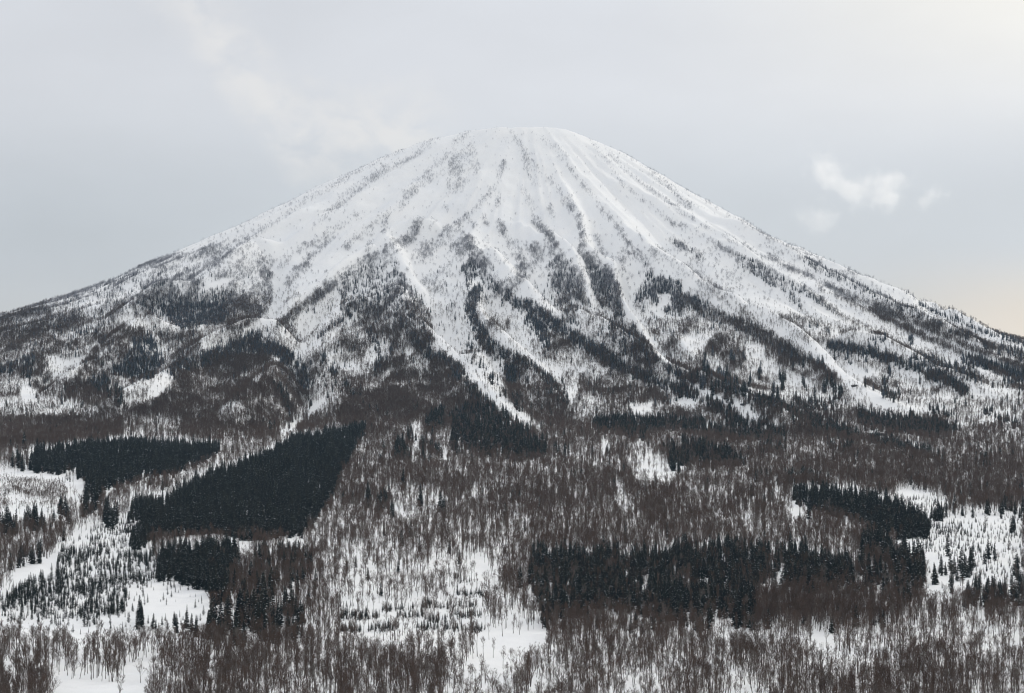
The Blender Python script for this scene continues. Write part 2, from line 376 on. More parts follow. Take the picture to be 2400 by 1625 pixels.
# one line per patch: cover (B bare trees, C conifers, Y young conifers, H bare tree height factor), tile, P polygon or S<width> stroke, points
COVER = '''
# upper cone, bare and frosted
B.02 f P 1080,300 1400,320 1640,460 1500,470 1250,430 1000,430 760,470
B.05 r1 P 1200,1120 2324,640 2324,1000 1900,1100 1500,1130
B.22 r1 S40 2324,720 1900,950 1600,1090 1400,1150
B.3 r1 S30 2324,830 2100,930 1900,1020 1750,1080
B.45 r1 S60 2250,900 2100,960 1950,1060 1850,1130 1760,1250
B.35 r1 S50 1900,1050 1600,1080 1450,1120
B.62 r1 M 1050,1200 1250,1150 1450,1080 1700,1150 1880,1060 1860,1300 1870,1569 0,1569 500,1440 800,1290
B.3 r1 P 900,1240 1150,1190 1250,1240 1150,1400 900,1500 700,1500
B.14 r1 P 700,1380 780,1340 740,1440 480,1530 450,1500
B.16 r1 P 920,1280 1020,1290 960,1420 850,1430
B.05 r1 P 1180,1200 1430,1170 1340,1230 1200,1240
B.15 r1 P 1400,1290 1500,1200 1600,1130 1660,1160 1560,1250 1420,1310
B.03 r1 P 1360,1400 1450,1350 1570,1310 1500,1380 1360,1415
B.7 r1 M 1560,1290 1620,1260 1860,1240 1880,1300 1830,1500 1700,1569 1540,1569
B.8 r1 S28 80,1580 300,1500 560,1400 800,1290 1000,1210 1250,1160
B.07 r1 P 1880,1200 2000,1110 2324,1040 2324,1330 1960,1569 1850,1500 1890,1350
B.35 r1 S60 2060,1180 2150,1150 2210,1280
B.35 r1 S60 1940,1400 1960,1330 2080,1250
B.4 r1 S40 2200,1330 2324,1250
B.45 r1 S40 2020,1000 2120,1020 2200,980
B.28 r2 S60 930,430 920,560 830,660 760,720
B.34 r2 M 720,480 900,400 950,540 880,600 800,740 720,650
B.33 r2 S35 650,550 560,660 500,720
B.38 r2 S45 560,550 450,650 300,740 180,830 100,930 0,980
B.28 r2 S30 430,560 280,720 200,790
B.42 r2 S55 260,560 130,680 0,780
B.25 r2 S40 400,430 130,580 0,660
B.3 r2 S60 250,850 150,900 60,960 0,1000
B.6 r2 S38 530,920 480,1030 400,1080 330,1130 180,1200 0,1330
B.6 r2 S24 280,900 290,1000
B.4 r2 S36 200,980 170,1080 110,1170
B.5 r2 S24 710,820 720,870
B.25 r2 S50 0,1060 120,1030 60,1120
B.24 r2 S50 1200,350 1300,440 1400,520 1510,690
B.5 r2 S38 1510,690 1560,830 1620,950 1640,1100
B.72 r2 S45 1560,850 1600,960 1620,1060
B.25 r2 S60 1240,440 1290,600 1330,720
B.42 r2 S40 1240,700 1280,850 1300,900
B.6 r2 S45 1330,930 1400,1030 1440,1130 1500,1180
B.3 r2 S60 1350,700 1440,760 1510,780
B.22 r2 S26 1380,340 1540,540 1690,700
B.6 r2 S30 1690,760 1770,860 1850,960 1900,1010 1950,1130 2080,1240
B.7 r2 S36 1900,1000 1960,1060 2040,1160 2100,1260
B.3 r2 S40 1720,960 1760,1060 1820,1160
B.22 r2 S20 1690,380 1800,560 1900,690 2060,790 2324,930
B.2 r2 S18 1900,540 2050,700 2324,860
B.24 r2 S40 2050,600 2180,680 2324,780
B.35 r2 S40 1060,700 950,790 830,880
B.32 r2 S40 1090,560 1060,650 1080,800
B.55 r2 S34 830,880 780,930 720,990 640,1060 560,1160
B.68 r2 S45 780,930 850,990 890,1100 960,1180 1000,1260
B.55 r2 S20 860,890 930,1000
B.4 r2 S36 960,850 1000,900 960,950
B.75 r2 S42 1080,930 1110,1010 1180,1090 1220,1200 1230,1320
B.45 r2 S40 1430,830 1450,900
B.35 r2 S60 1210,970 1260,980
B.5 r2 S50 700,1040 760,1080 790,1140
B.4 r2 S60 1300,1080 1330,1150 1290,1200
B.35 r2 S60 480,1220 560,1380 520,1300
B.35 r2 S70 640,1420 740,1320
B.45 r2 S40 2000,1000 2120,1130 2240,1220 2324,1300
B.75C.2 r2 M 1440,1150 1500,1160 1560,1230 1600,1320 1650,1400 1640,1480 1500,1420 1390,1260
B.7C.25 r2 M 1690,1180 1800,1260 1900,1420 1910,1500 1900,1560 1760,1500 1720,1400 1650,1240
B.6C.3 r2 M 820,1250 880,1170 930,1220 1050,1320 1150,1400 1220,1480 1180,1490 1020,1400 920,1290 880,1390 840,1340
B.6C.4 r2 M 2080,1270 2200,1310 2324,1400 2324,1569 2230,1560 2100,1450 1990,1480 2050,1350
B.55C.15 r2 M 200,1200 350,1180 470,1330 540,1480 600,1569 0,1569 0,1350
B.05 r2 P 420,1160 500,1190 640,1350 720,1569 620,1569 530,1400
B.06 r2 P 1160,1380 1240,1330 1300,1460 1240,1569 1160,1500
B.06 r2 P 1600,1200 1680,1280 1720,1420 1660,1460 1640,1330
B.05 r2 P 1900,1300 2000,1290 2040,1340 1980,1480 2000,1569 1920,1569 1900,1450
# right flank ribs
B.03 r3 P 0,690 600,1010 1200,1330 1700,1569 0,1569
B.16 r3 S34 200,830 600,1060 850,1200
B.3 r3 S26 0,780 170,890 400,1050
B.6 r3 S34 400,1050 640,1180 850,1290 1000,1370 1300,1500 1500,1600
B.4 r3 S26 0,910 150,1000 300,1100 450,1180
B.65 r3 S30 450,1180 700,1300 850,1390
B.3 r3 S30 0,850 120,940 260,1000
B.5C.2 r3 S60 0,970 200,1060 350,1150 480,1280 560,1380
B.55C.15 r3 S60 850,1200 1000,1280 1200,1400 1400,1490 1560,1580
B.65 r3 S34 930,1380 1100,1470 1300,1569
B.65C.2 r3 S70 480,1290 620,1330 760,1400 900,1480
B.35 r3 S50 0,1260 120,1340 250,1400 420,1500
B.02 r3 P 0,690 600,1010 900,1220 1200,1390 1500,1530 1700,1640 1560,1480 1300,1330 900,1150 500,960 100,720
# left flank, below the skyline
B.5C.08 r4 P 0,305 250,240 560,110 830,0 1500,0 1500,130 1000,260 500,380 0,520
B.2 r4 P 450,230 700,90 780,70 700,230 480,250
B.15 r4 P 700,120 780,70 740,160 690,210
B.15 r4 P 860,80 1000,40 960,140 850,150
B.03 r4 P 1360,110 1450,60 1580,30 1570,60 1480,100 1370,140
B.3 r4 P 0,330 300,300 200,370 0,370
B.8 r4 S30 0,320 250,240 560,110 830,0
B.85C.12 r4 S50 0,400 300,370 600,300 900,190 1200,140
B.6C.08 r4 M 0,420 900,260 900,420 1050,400 900,600 700,700 0,700
B.78 r4 S60 700,490 850,420 950,380
B.1 r4 P 850,290 1060,290 1010,370 840,375
B.75 r4 M 1580,100 1600,40 1850,0 1870,130 1870,300 1800,350 1640,400 1540,370 1560,200
C.7B.6 r4 M 1080,220 1300,190 1540,200 1530,330 1250,380 1100,280
C.3B.7 r4 M 900,200 1300,140 1580,120 1600,300 1080,300
C.75 r4 M 920,440 1040,420 1110,600 1040,700 930,720 800,690 720,660 850,600
B.6C.15 r4 M 1040,400 1360,400 1370,520 1260,620 1180,560
B.12 r4 P 310,560 560,580 540,700 290,770 380,680
B.12 r4 P 640,470 690,470 690,500 630,500
B.02 r4 P 130,770 200,760 260,800 220,860 130,850
C.65 r4 M 100,590 250,560 210,740 110,660
C.6 r4 M 0,620 100,610 80,680 0,680
C.4 r4 S30 500,430 620,380 720,480
B.05 r4 P 800,770 900,760 1100,680 1200,620 1240,630 1180,740 1060,850 820,900 930,820 810,800
B.4 r4 S60 860,830 980,820
B.25 r4 P 0,850 200,860 520,880 680,930 400,970 0,950
Y.3 r4 M 0,890 520,900 640,940 0,950
B.8 r4 M 400,840 560,720 720,690 760,840 640,900
C.85 r4 M 610,710 730,700 750,830 650,810 570,730
C.7 r4 S36 800,780 810,880
B.84C.03 r4 M 1240,650 1450,560 1800,560 2050,700 2080,850 2030,950 1990,1010 1800,1110 1200,1120 0,1200 0,970 700,960 1040,860 1170,780
B.45 r4 P 850,1000 1240,990 1230,1120 830,1130
B.4 r4 P 1630,680 1800,700 1760,760 1640,720
B.5 r4 P 1500,900 1760,880 1700,1000 1480,1000
C.75B.7 r4 S60 1200,660 1390,600 1530,530 1700,500 1860,510 1960,580 2050,660 2080,760
C.7 r4 S50 1900,780 1960,870 1980,960
C.6 r4 M 1690,400 1780,420 1770,490 1660,470
C.7 r4 S26 1810,1020 1860,1060
C.5 r4 S20 1700,1000 1760,1030
B.06 r4 P 1660,370 1850,260 1900,330 1780,380 1690,410
B.04 r4 P 1860,0 2000,0 2200,0 2300,30 1990,270 1900,330 1850,230
B.3 r4 S40 1930,60 2000,150 1940,180
B.8 r4 S32 1900,345 1990,290 2130,190 2330,50
B.4 r4 M 1820,400 1960,380 2030,520 1960,560 1840,480
B.10 r4 P 1980,340 2290,250 2250,400 2060,520
B.25 r4 S50 2120,390 2180,360
B.55 r4 S26 2170,430 2324,320
B.2 r4 M 2060,560 2324,440 2324,900 2230,800 2120,850 2100,700
B.35C.1 r4 M 2130,640 2324,600 2324,830 2200,810
C.5 r4 S26 2200,540 2200,600
C.5 r4 S24 2260,640 2260,690
C.6 r4 S22 2110,860 2110,880
B.02 r4 P 2090,960 2130,880 2240,820 2190,920 2100,968
B.06 r4 P 1890,1100 2000,1020 2080,960 2010,1050 1920,1110
# middle front
B.6C.2 r5 P 0,0 400,0 500,150 600,270 640,470 610,500 500,400 380,240 200,240 0,330
B.2 r5 P 60,60 180,30 190,140 80,200
B.15 r5 P 0,240 120,240 110,300 0,340
B.15 r5 P 230,130 330,120 300,220 180,230
C.15 r5 M 200,180 320,100 400,20 540,160 610,420 480,330 380,230
B.14 r5 P 520,0 950,0 850,200 900,330 1000,500 1140,640 1080,780 1100,850 900,740 740,430 640,300
B.6C.04 r5 P 0,400 130,330 380,240 500,420 640,540 800,620 880,740 960,840 1070,930 1200,1000 1000,1060 0,1060
B.15 r5 P 270,420 340,440 330,560 200,650 150,560
B.12 r5 P 440,500 500,500 460,610 430,600
B.1 r5 P 310,640 390,650 350,740 305,720
B.3 r5 P 0,500 100,480 140,700 0,680
B.85 r5 M 340,680 800,640 960,850 1130,1000 600,1000 0,1060 0,860 240,800
B.8C.65 r5 S46 500,460 620,560 720,590 800,640 850,740 920,840 1020,920 1090,980
B.85C.1 r5 S60 200,280 380,260 450,380 520,470
C0.92 r5 M 740,660 800,660 830,740 760,740
C.5 r5 S30 200,400 250,470
C.6 r5 S24 340,500 330,530
C.5 r5 S30 330,590 260,600 240,680
C.7 r5 S24 40,760 40,810
C.5 r5 S40 70,830 120,840
B.03 r5 P 430,20 520,30 640,330 740,420 800,540 900,720 1000,800 1100,900 1190,980 1110,960 960,820 870,700 780,570 640,500 630,330 540,160
B.4 r5 S40 660,200 740,250
B.45 r5 M 560,60 700,20 720,110 600,150
C.55 r5 S18 850,470 885,510
C.5 r5 S20 1020,700 1025,730
B.6C.7 r5 S44 930,110 870,200 900,310 970,430 1050,520
B.75C.4 r5 S60 950,420 1030,520 1150,580 1290,620 1330,660
B.72C.1 r5 M 1100,600 1340,650 1480,760 1520,880 1700,1010 1700,1100 1300,1040 1190,960 1130,830
C0.92 r5 M 1110,630 1200,640 1190,770 1130,770
C.6 r5 S40 1200,840 1200,940
C0.70 r5 M 1380,690 1450,690 1500,820 1400,840
B.11 r5 P 930,280 1170,220 1240,330 1260,480 1380,560 1560,600 1620,640 1600,840 1530,880 1500,800 1460,720 1350,640 1250,580 1100,520 1000,380
B.06 r5 P 950,300 1060,300 1120,400 1060,440 990,360
B.07 r5 P 1350,600 1480,600 1620,660 1590,870 1520,860 1450,720
B.45 r5 S50 1550,710 1550,740
B.4 r5 S40 1160,490 1200,540
B.35 r5 S70 1400,540 1500,560
B.6 r5 M 1380,300 1550,400 1700,500 1900,640 1900,600 1620,600 1480,550 1370,430
B.3 r5 P 1380,520 1600,500 1780,590 1600,610 1480,560
B.8C.7 r5 S44 1190,200 1270,230 1400,310 1550,410 1700,490 1850,590
B.8C.4 r5 S36 1850,590 2000,670 2100,730 2260,770
C0.70B.5 r5 M 1260,260 1400,300 1430,520 1370,500 1250,330
B.75C.06 r5 M 1620,700 1800,680 2090,740 2324,900 2324,980 1950,930 1900,860 1600,880
B.4 r5 P 1600,840 1760,830 1780,930 1620,980
B.04 r5 P 1950,690 2030,690 2100,730 1980,740
B.02 r5 P 1945,885 2010,900 2130,890 2120,960 2000,965
C.6 r5 S36 1700,760 1730,740
C.6 r5 S24 1970,800 1970,850
C.6 r5 S24 2110,740 2100,800
C.6 r5 S24 2210,840 2210,880
B.7C.3 r5 M 1390,0 1590,0 1650,120 1640,180 1500,150 1420,60
B.65C.2 r5 S60 1480,90 1520,220 1560,300
B.55C.1 r5 M 1560,260 1600,220 1660,400 1600,400
B.05 r5 P 1180,120 1220,110 1380,230 1640,430 1740,480 1560,360 1380,250 1260,180
B.65C.35 r5 M 1750,0 1840,0 1900,150 1920,280 2040,420 2160,540 2200,640 2100,660 1900,540 1830,430 1860,280 1760,120
B.3 r5 P 1650,130 1740,250 1830,290 1810,430 1700,450 1600,380 1640,240
B.04 r5 P 1905,130 2000,210 2080,400 2210,560 2230,650 2060,450 1930,270
B.35 r5 M 2080,350 2200,300 2324,330 2324,560 2230,600 2100,420
B.6C.45 r5 M 2060,80 2150,20 2324,60 2324,250 2230,260 2100,170
B.25 r5 P 1980,200 2060,100 2140,170 2120,250 2010,250
B.05 r5 P 2140,140 2230,120 2250,230 2170,230
C.85B.6 r5 S26 2230,660 2324,690
# middle right
B.38C.05 r6 P 0,150 120,210 300,290 450,340 560,400 700,490 850,580 960,640 1040,700 1150,830 1250,900 900,960 700,880 450,830 130,740 0,690
B.1 r6 P 120,400 280,420 180,530 0,540 0,420
B.1 r6 P 430,640 420,490 520,480 640,620 860,720 900,780 700,830 600,740
B.6 r6 M 240,420 420,430 420,620 300,740 140,700 140,520
B.6 r6 M 540,460 800,560 1000,700 900,760 700,640 560,560
B.85C.25 r6 S50 0,180 120,240 300,320 450,370 560,430 700,520 850,610 960,670 1040,730
C.6 r6 S36 60,180 140,230
C.7 r6 S30 850,560 960,610 1030,680
C.7 r6 S20 240,640 250,680
C.7 r6 S20 300,680 310,700
C.7 r6 S18 340,580 340,600
C.7 r6 S22 415,580 410,620
C.75 r6 S18 460,690 460,740
C.75 r6 S18 522,660 522,700
C.8 r6 S22 675,700 680,770
C.75 r6 S18 832,720 832,760
C.7 r6 S26 160,660 160,720
C.7 r6 S26 965,740 970,790
C.8 r6 S32 1040,760 1060,810
C.7 r6 S28 625,810 640,850
C.6 r6 S40 790,850 800,890
C.6B.6 r6 S60 900,870 940,920 1000,900
B.8C.6 r6 S44 0,700 130,745 300,775 450,845 600,895 730,930 780,970
B.85C.5 r6 S60 780,970 900,980
B.7C.2 r6 M 0,740 300,800 600,900 760,960 540,1000 300,950 150,850 0,800
B.75C.65 r6 S44 0,790 100,820 160,870 280,940 340,990
B.4 r6 M 60,850 260,940 60,980 0,930
B.05 r6 P 340,880 440,900 540,1000 480,1010 380,960
B.04 r6 P 0,840 60,850 90,890 60,920 0,910
B.06 r6 P 0,730 120,770 180,830 100,800 0,750
B.7C.06 r6 M 0,960 700,1050 1400,1100 2324,1200 2324,1569 0,1569
B.62C.05 r6 M 900,880 1250,900 1500,960 1900,1040 2324,1100 2324,1300 1500,1200 900,1000
C0.85 r6 M 0,990 150,1000 300,1040 560,1030 700,1060 720,1120 400,1130 200,1100 0,1080
C0.75 r6 M 800,950 900,960 1000,1000 1200,1080 1190,1120 950,1060
C0.80 r6 M 1180,900 1300,940 1500,1000 1540,950 1650,1000 1880,1030 1880,1090 1700,1100 1420,1080 1200,1010
C.5 r6 S50 820,930 880,980
C0.90 r6 M 1280,1100 1420,1130 1540,1170 1640,1210 1420,1190 1290,1150
C.5 r6 S40 1640,1200 1760,1260
C0.80 r6 M 1960,1180 2010,1180 2000,1210 2200,1230 2190,1250 1980,1210
C0.80 r6 M 2000,1250 2080,1260 2080,1290 2000,1290
C0.70 r6 M 500,1160 720,1170 700,1210 520,1200
C0.92 r6 M 0,1120 200,1170 300,1200 440,1290 430,1340 200,1290 0,1320
C0.80 r6 M 740,1350 850,1340 960,1380 1000,1420 760,1400
B.3 r6 P 1100,1030 1340,1090 1440,1130 1240,1090
B.25 r6 P 1500,1150 1640,1180 1700,1230 1560,1180
B.07 r6 P 130,0 450,0 480,80 800,200 1000,380 1100,430 1060,480 850,510 700,440 560,380 450,300 300,200 200,60
B.4 r6 S34 0,40 130,70 250,140 370,240 470,310
B.5 r6 S50 60,80 160,140
B.35 r6 S60 720,330 800,340
B.3 r6 S60 840,440 980,430
B.06 r6 P 830,550 1000,540 1060,640 1160,700 1250,700 1230,760 1350,830 1380,900 1650,940 1400,930 1200,850 1080,740 960,620
B.28C.04 r6 P 1060,440 1400,400 2324,720 2324,1000 1900,1030 1700,960 1440,900 1360,820 1250,700 1060,620 1000,520
B.4C.2 r6 S50 480,20 650,130 780,220 860,280
B.65C.15 r6 S50 820,240 900,320 1000,370
B.45 r6 S30 980,270 1060,330 1080,400
B.65 r6 S30 650,20 900,150 1040,230
B.7C.1 r6 S40 700,60 900,190
B.6 r6 S50 1050,300 1150,330 1160,400
B.85C.2 r6 S44 1180,200 1400,310 1600,400 1800,490 1950,570 2150,650 2324,730
B.8 r6 S28 930,120 1060,180 1180,230
B.65C.2 r6 S60 1090,60 1300,150 1500,230 1700,310 1900,420 2100,500 2324,570
B.7C.1 r6 S40 1300,180 1500,270 1700,370 1900,460
B.06 r6 P 1120,170 1260,200 1390,270 1390,300 1240,240
B.08 r6 P 1050,240 1250,330 1500,430 1560,500 1440,500 1250,440 1100,330
B.9C.8 r6 S28 1000,490 1150,505 1280,540 1400,570 1560,640
B.85C.7 r6 S38 1560,640 1700,700 1850,750 1900,790
C.65 r6 S40 1290,480 1360,500
C0.70B.6 r6 M 1600,560 1900,560 2324,650 2324,800 2100,690 1800,610
C.5 r6 S30 1120,560 1130,600
C.6 r6 S26 1245,560 1240,610
C.75 r6 S20 1400,660 1400,690
C.75 r6 S16 1475,640 1475,670
C.7 r6 S18 1530,660 1530,690
C.75 r6 S20 1370,740 1370,790
C.6 r6 S36 1380,810 1450,830
C0.80 r6 M 2050,910 2110,910 2090,980 2040,960
C.6 r6 S36 1690,930 1820,940
C.5 r6 S30 2160,1000 2280,1010
C.5 r6 S30 1950,790 2020,810
C0.70 r6 M 2324,540 2250,500 2150,540 2200,620 2324,640
B.75 r6 M 1690,780 1760,770 1750,850 1690,860
B.12 r6 P 1850,740 1960,730 2120,790 2220,860 2000,850
B.1 r6 P 1400,620 1550,640 1640,700 1500,720 1430,700
B.2 r6 P 1660,830 1940,830 1800,930 1660,910
B.2 r6 P 2180,1020 2324,1000 2324,1090 2180,1070
B.03 r6 P 1100,0 1300,50 1700,250 2300,490 2150,500 1850,340 1450,190 1180,50
B.5 r6 S12 1600,200 1700,255 1800,300 1950,350 2100,410 2324,490
C.4 r6 S10 1630,210 1960,340
# the valley, left
B.74 b1 P 0,150 800,0 2324,0 2324,1569 0,1569
B.62 b1 P 2150,100 2324,0 2324,1569 1700,1569 2000,1190 2150,1100
B.05 b1 P 0,30 180,50 460,60 500,20 600,150 540,260 480,330 340,370 0,370
B.42H.32 b1 P 90,90 400,110 480,200 400,270 200,240 60,200
B.2H.3Y.12 b1 P 0,60 100,90 60,260 500,250 480,300 0,300
Y.2 b1 M 400,70 500,90 480,150 400,140
B.03 b1 P 690,160 830,145 760,190 720,205
B.62 b1 P 0,400 540,400 590,560 360,570 300,650 170,690 150,780 0,880
B.5 b1 P 600,300 860,250 870,400 700,420 560,400
B.3 b1 P 560,400 840,400 800,440 600,440 500,520 560,560 400,560
B.9 b1 M 980,60 1200,20 1400,0 1180,70 900,130 840,150
B.5 b1 P 1040,110 1190,90 1400,10 1600,0 1300,110 1000,220 880,240 830,150
B0Y.10 b1 P 0,900 250,780 330,650 420,560 600,440 830,390 990,400 880,470 890,580 1060,600 1080,800 1400,840 1430,1030 1480,1060 1350,1120 540,1150 400,1110 0,1110
B0Y.02 b1 P 0,880 150,700 320,650 400,560 560,560 420,600 380,700 250,780 60,850
Y.42 b1 M 600,440 830,400 990,420 880,480 880,560 760,590 620,560
Y.72 b1 M 400,560 560,570 880,590 1060,600 1080,760 1000,830 880,860 640,860 540,780 380,760
Y.80 b1 M 0,920 220,780 380,740 880,780 860,980 660,1090 400,1110 100,1090 0,1010
Y.30 b1 M 860,840 1080,800 1000,1000 860,1090 660,1100
B0Y.12 b1 P 1010,800 1200,780 1420,850 1430,1040 1200,1000 1000,1010
B.03 b1 P 0,1085 400,1110 540,1140 660,1110 1000,1120 1150,1150 1000,1150 700,1150 560,1165 460,1155 340,1120 0,1130
C.9B.3 b1 P 550,260 600,140 700,150 690,270 570,330
C.92B.3 b1 P 720,330 740,310 805,320 800,415 712,415
C.8 b1 M 0,355 60,350 120,410 100,470 0,470
C.7 b1 M 145,400 180,340 260,330 320,380 310,440 150,450
C.75 b1 S24 370,310 370,360
C.7 b1 S40 430,310 440,360
C.75 b1 M 140,570 300,560 300,640 140,670
C.97B0 r4 P 200,1200 260,1195 460,1180 560,1155 700,1155 830,1130 1000,1140 1280,1150 1440,1160 1510,1165 1490,1210 1400,1270 1200,1340 1000,1380 880,1420 690,1455 600,1425 510,1360 450,1300 440,1350 210,1345
C.9 r4 S34 110,1270 150,1280
C.975B0 f P 792,1007 860,998 800,1115 778,1161 740,1212 716,1243 654,1252 578,1256 534,1245 482,1242 361,1249 341,1272 306,1280 306,1250 337,1237 341,1220 299,1210 303,1172 399,1164 458,1118 606,1072 688,1024
B.93 b1 M 1000,470 1600,460 2100,490 2090,530 1900,530 1600,540 1280,560 1000,560
B.05 b1 P 1600,545 1720,550 1700,600 1640,620
B.2 b1 P 1860,530 2060,530 2060,560 1880,550
C.97B.15 b1 P 1070,620 1200,580 1380,560 1580,530 1640,640 1600,760 1560,840 1430,870 1420,830 1290,810 1180,770 1080,770
C.9 b1 M 1430,860 1560,850 1500,980 1440,1000
C.8 b1 M 1700,640 1740,580 1900,560 2050,580 2080,640 1700,660
B.8C.45 b1 P 1560,700 1640,640 2100,610 2150,800 2080,1150 1500,1180 1440,1000 1560,860
B.55 b1 P 1960,850 2150,820 2120,1050 2040,930 1950,930
C.82 b1 M 1400,1050 1480,1180 1900,1190 2070,1100 2040,940 1950,920 1880,950 1800,950 1690,970 1550,1010
C.35 b1 M 1010,1080 1060,950 1120,1080 1100,1130
C.35 b1 M 1160,1100 1200,1020 1250,1100 1240,1150 1170,1150
C.8 b1 S28 950,1030 950,1090
C.75 b1 S60 1300,1100 1420,1100
B.78H.95 b1 M 0,1130 400,1120 480,1160 700,1180 1200,1170 1050,1290 830,1400 760,1480 400,1500 0,1569
B.35 b1 P 480,1140 560,1170 560,1230 490,1230
B.02Y0 b1 P 360,1450 820,1480 880,1380 1000,1330 1080,1290 1010,1400 1000,1569 340,1569
B.66 b1 M 0,1380 340,1380 345,1569 0,1569
B.2 b1 P 20,1340 100,1340 110,1440 30,1440
B.75 b1 M 1010,1400 1100,1280 1500,1200 1700,1200 1500,1569 1000,1569
# the valley, centre
B.72 b2 P 0,0 1960,0 2000,130 2324,150 2324,560 1280,600 0,600
B.45 b2 P 300,180 700,180 720,320 600,360 350,360
B.2 b2 P 370,300 440,310 440,360 360,360
B.6 b2 P 0,380 1280,400 1280,600 0,620
B.36 b2 P 0,600 1280,590 1290,800 1000,880 0,900
B.64 b2 M 950,550 1280,560 1360,1000 1290,1100 1000,1090 960,880 1090,800
B.22 b2 P 140,680 240,700 240,790 150,790
B.14 b2 P 720,700 1000,700 1090,790 1080,860 780,880 700,820
B.16 b2 P 0,900 500,900 560,960 960,960 1000,1090 900,1150 0,1165
B.3 b2 S80 600,800 620,980
Y.82 b2 S20 0,965 110,965
Y.82 b2 S24 540,960 680,965 900,960
Y.82 b2 S22 0,1045 190,1045
Y.82 b2 S20 210,1040 250,1040
Y.82 b2 S20 390,1035 560,1020
Y.82 b2 S20 590,1050 720,1050
Y.82 b2 S22 740,1030 940,1030
Y.82 b2 S24 0,1130 120,1120
Y.82 b2 S26 210,1120 370,1110
Y.82 b2 S26 500,1105 650,1115
Y.82 b2 S26 720,1120 850,1110 960,1130
Y.65 b2 S20 800,880 950,890
Y.55 b2 S24 750,750 860,800
B.02Y0 b2 P 920,1130 1100,1120 1400,1120 1385,1260 1290,1300 1180,1270 1170,1190 1090,1210 940,1230
B.6 b2 P 0,1165 900,1165 950,1240 1180,1270 1300,1300 1390,1180 2324,1120 2324,1569 0,1569
B.28 b2 P 300,1180 420,1180 440,1290 300,1260
B.2 b2 P 780,1360 900,1330 1150,1300 1220,1340 1180,1480 1000,1500 820,1480
B.3 b2 P 1300,1400 1500,1420 1480,1540 1300,1540
B.8 b2 M 0,1250 280,1200 700,1300 760,1420 700,1569 0,1569
B.7 b2 M 1400,1130 1900,1130 1700,1569 1500,1500 1400,1330
B.6C.82 b2 P 1280,640 1350,620 1500,610 1640,600 1870,600 2200,590 2324,560 2324,1110 1400,1120 1360,1020 1290,800
C.95 b2 M 1280,600 1500,600 1640,600 1870,600 2200,590 2324,560 2324,760 1900,700 1700,780 1500,680 1290,760
C.95 b2 M 1480,830 1680,830 1660,990 1480,980
C.95 b2 M 1740,820 1860,780 2040,900 2020,1000 1740,1000
C.95 b2 M 2080,820 2324,800 2324,1060 2100,1060
B.94C.12 b2 P 1380,1020 1600,1000 1900,960 2060,1010 2324,1060 2324,1110 1400,1115
B.34 b2 P 1990,160 2060,60 2100,0 2230,0 2324,50 2230,110 2100,150
B.3 b2 P 1850,160 1920,160 1960,330 1900,340
C.8 b2 S20 300,190 300,280
C.75 b2 S22 185,210 185,310
C.75 b2 S22 345,300 350,350
C.7 b2 S20 250,260 260,300
C.75 b2 S16 545,210 545,250
C.78 b2 S22 695,290 695,360
C.6 b2 S18 1200,200 1210,230
C.6 b2 S18 1690,320 1690,360
# the belt of conifers across the middle
C0.92 r5 M 560,1010 600,980 650,920 690,910 720,1030 580,1050
C0.92 r5 M 340,1250 400,1110 440,1180 500,1230 480,1250
C.8 r5 S26 440,1060 470,1110
C0.92 r5 M 530,1160 560,1110 590,1120 560,1190
C.75 r5 S24 270,1260 310,1260
C.75 r5 S36 570,1240 590,1270
C.7 r5 S26 620,1190 670,1210
C.5 r5 S26 500,910 505,930
C0.85B.7 r5 M 740,960 850,900 940,900 1090,980 1270,1040 1270,1110 1400,1160 1400,1250 1150,1260 900,1210 760,1210
C0.92 r5 M 880,1040 1080,1050 1260,1040 1250,1100 1160,1200 1000,1120
C0.92 r5 M 1140,1200 1400,1160 1400,1240 1200,1260
C.75 r5 S24 1465,1190 1465,1230
C.75 r5 S24 1525,1210 1525,1250
C.7 r5 S24 1715,1190 1715,1230
C.75 r5 S22 1815,1190 1815,1240
C0.90 r5 M 1690,990 1840,980 2000,960 2324,990 2324,1050 2000,1070 1750,1080
C.6 r5 S60 1940,1060 2060,1080
C0.92 r5 M 2140,1140 2324,1170 2324,1340 2240,1340 2220,1200
B.15 r5 P 470,1030 540,1030 520,1230 480,1220
B.15 r5 P 680,1230 720,1230 720,1290 690,1290
B.08 r5 P 1260,1000 1370,1045 1350,1065 1280,1025
B.15 r5 P 1780,1140 1820,1150 1830,1200 1770,1220
B.3C0 r5 P 1970,1190 2060,1150 2130,1190 2160,1260 2230,1330 2324,1340 2324,1370 2140,1410 2000,1390 1960,1300
B.1C0 r5 P 2080,1260 2160,1270 2230,1345 2310,1350 2230,1390 2120,1380 2040,1330
# the valley, right
B.72 b3 P 0,100 760,160 740,230 1000,320 1180,370 1300,450 1500,490 1420,560 1200,580 1060,600 600,600 400,530 0,530
B.25 b3 P 690,290 780,310 870,345 860,390 700,330
B.3 b3 P 400,330 480,340 470,390 400,380
B.8C.10 b3 P 0,0 2324,0 2324,340 1900,335 1790,260 1560,170 1430,190 1380,240 1150,180 760,160 0,90
B.6 b3 P 0,30 200,90 560,130 700,150 720,240 500,260 0,170
C.65 b3 M 660,70 850,70 850,110 660,100
C.65 b3 M 900,90 960,100 1000,70 1030,120 900,130
C.5 b3 M 520,90 640,90 640,110 520,110
B.8 b3 M 740,230 900,300 1180,380 1300,470 1000,420 830,320
C.97B.15 b3 P 760,170 900,170 1150,190 1400,240 1640,345 1690,430 1680,485 1500,485 1300,445 1180,370 1000,320 830,280 740,240
B.01Y.2 b3 P 1430,195 1560,170 1790,260 1800,380 1900,340 2324,350 2324,760 2140,830 2050,800 1950,830 1660,850 1650,640 1560,600 1420,560 1500,500 1690,490 1700,430 1640,345
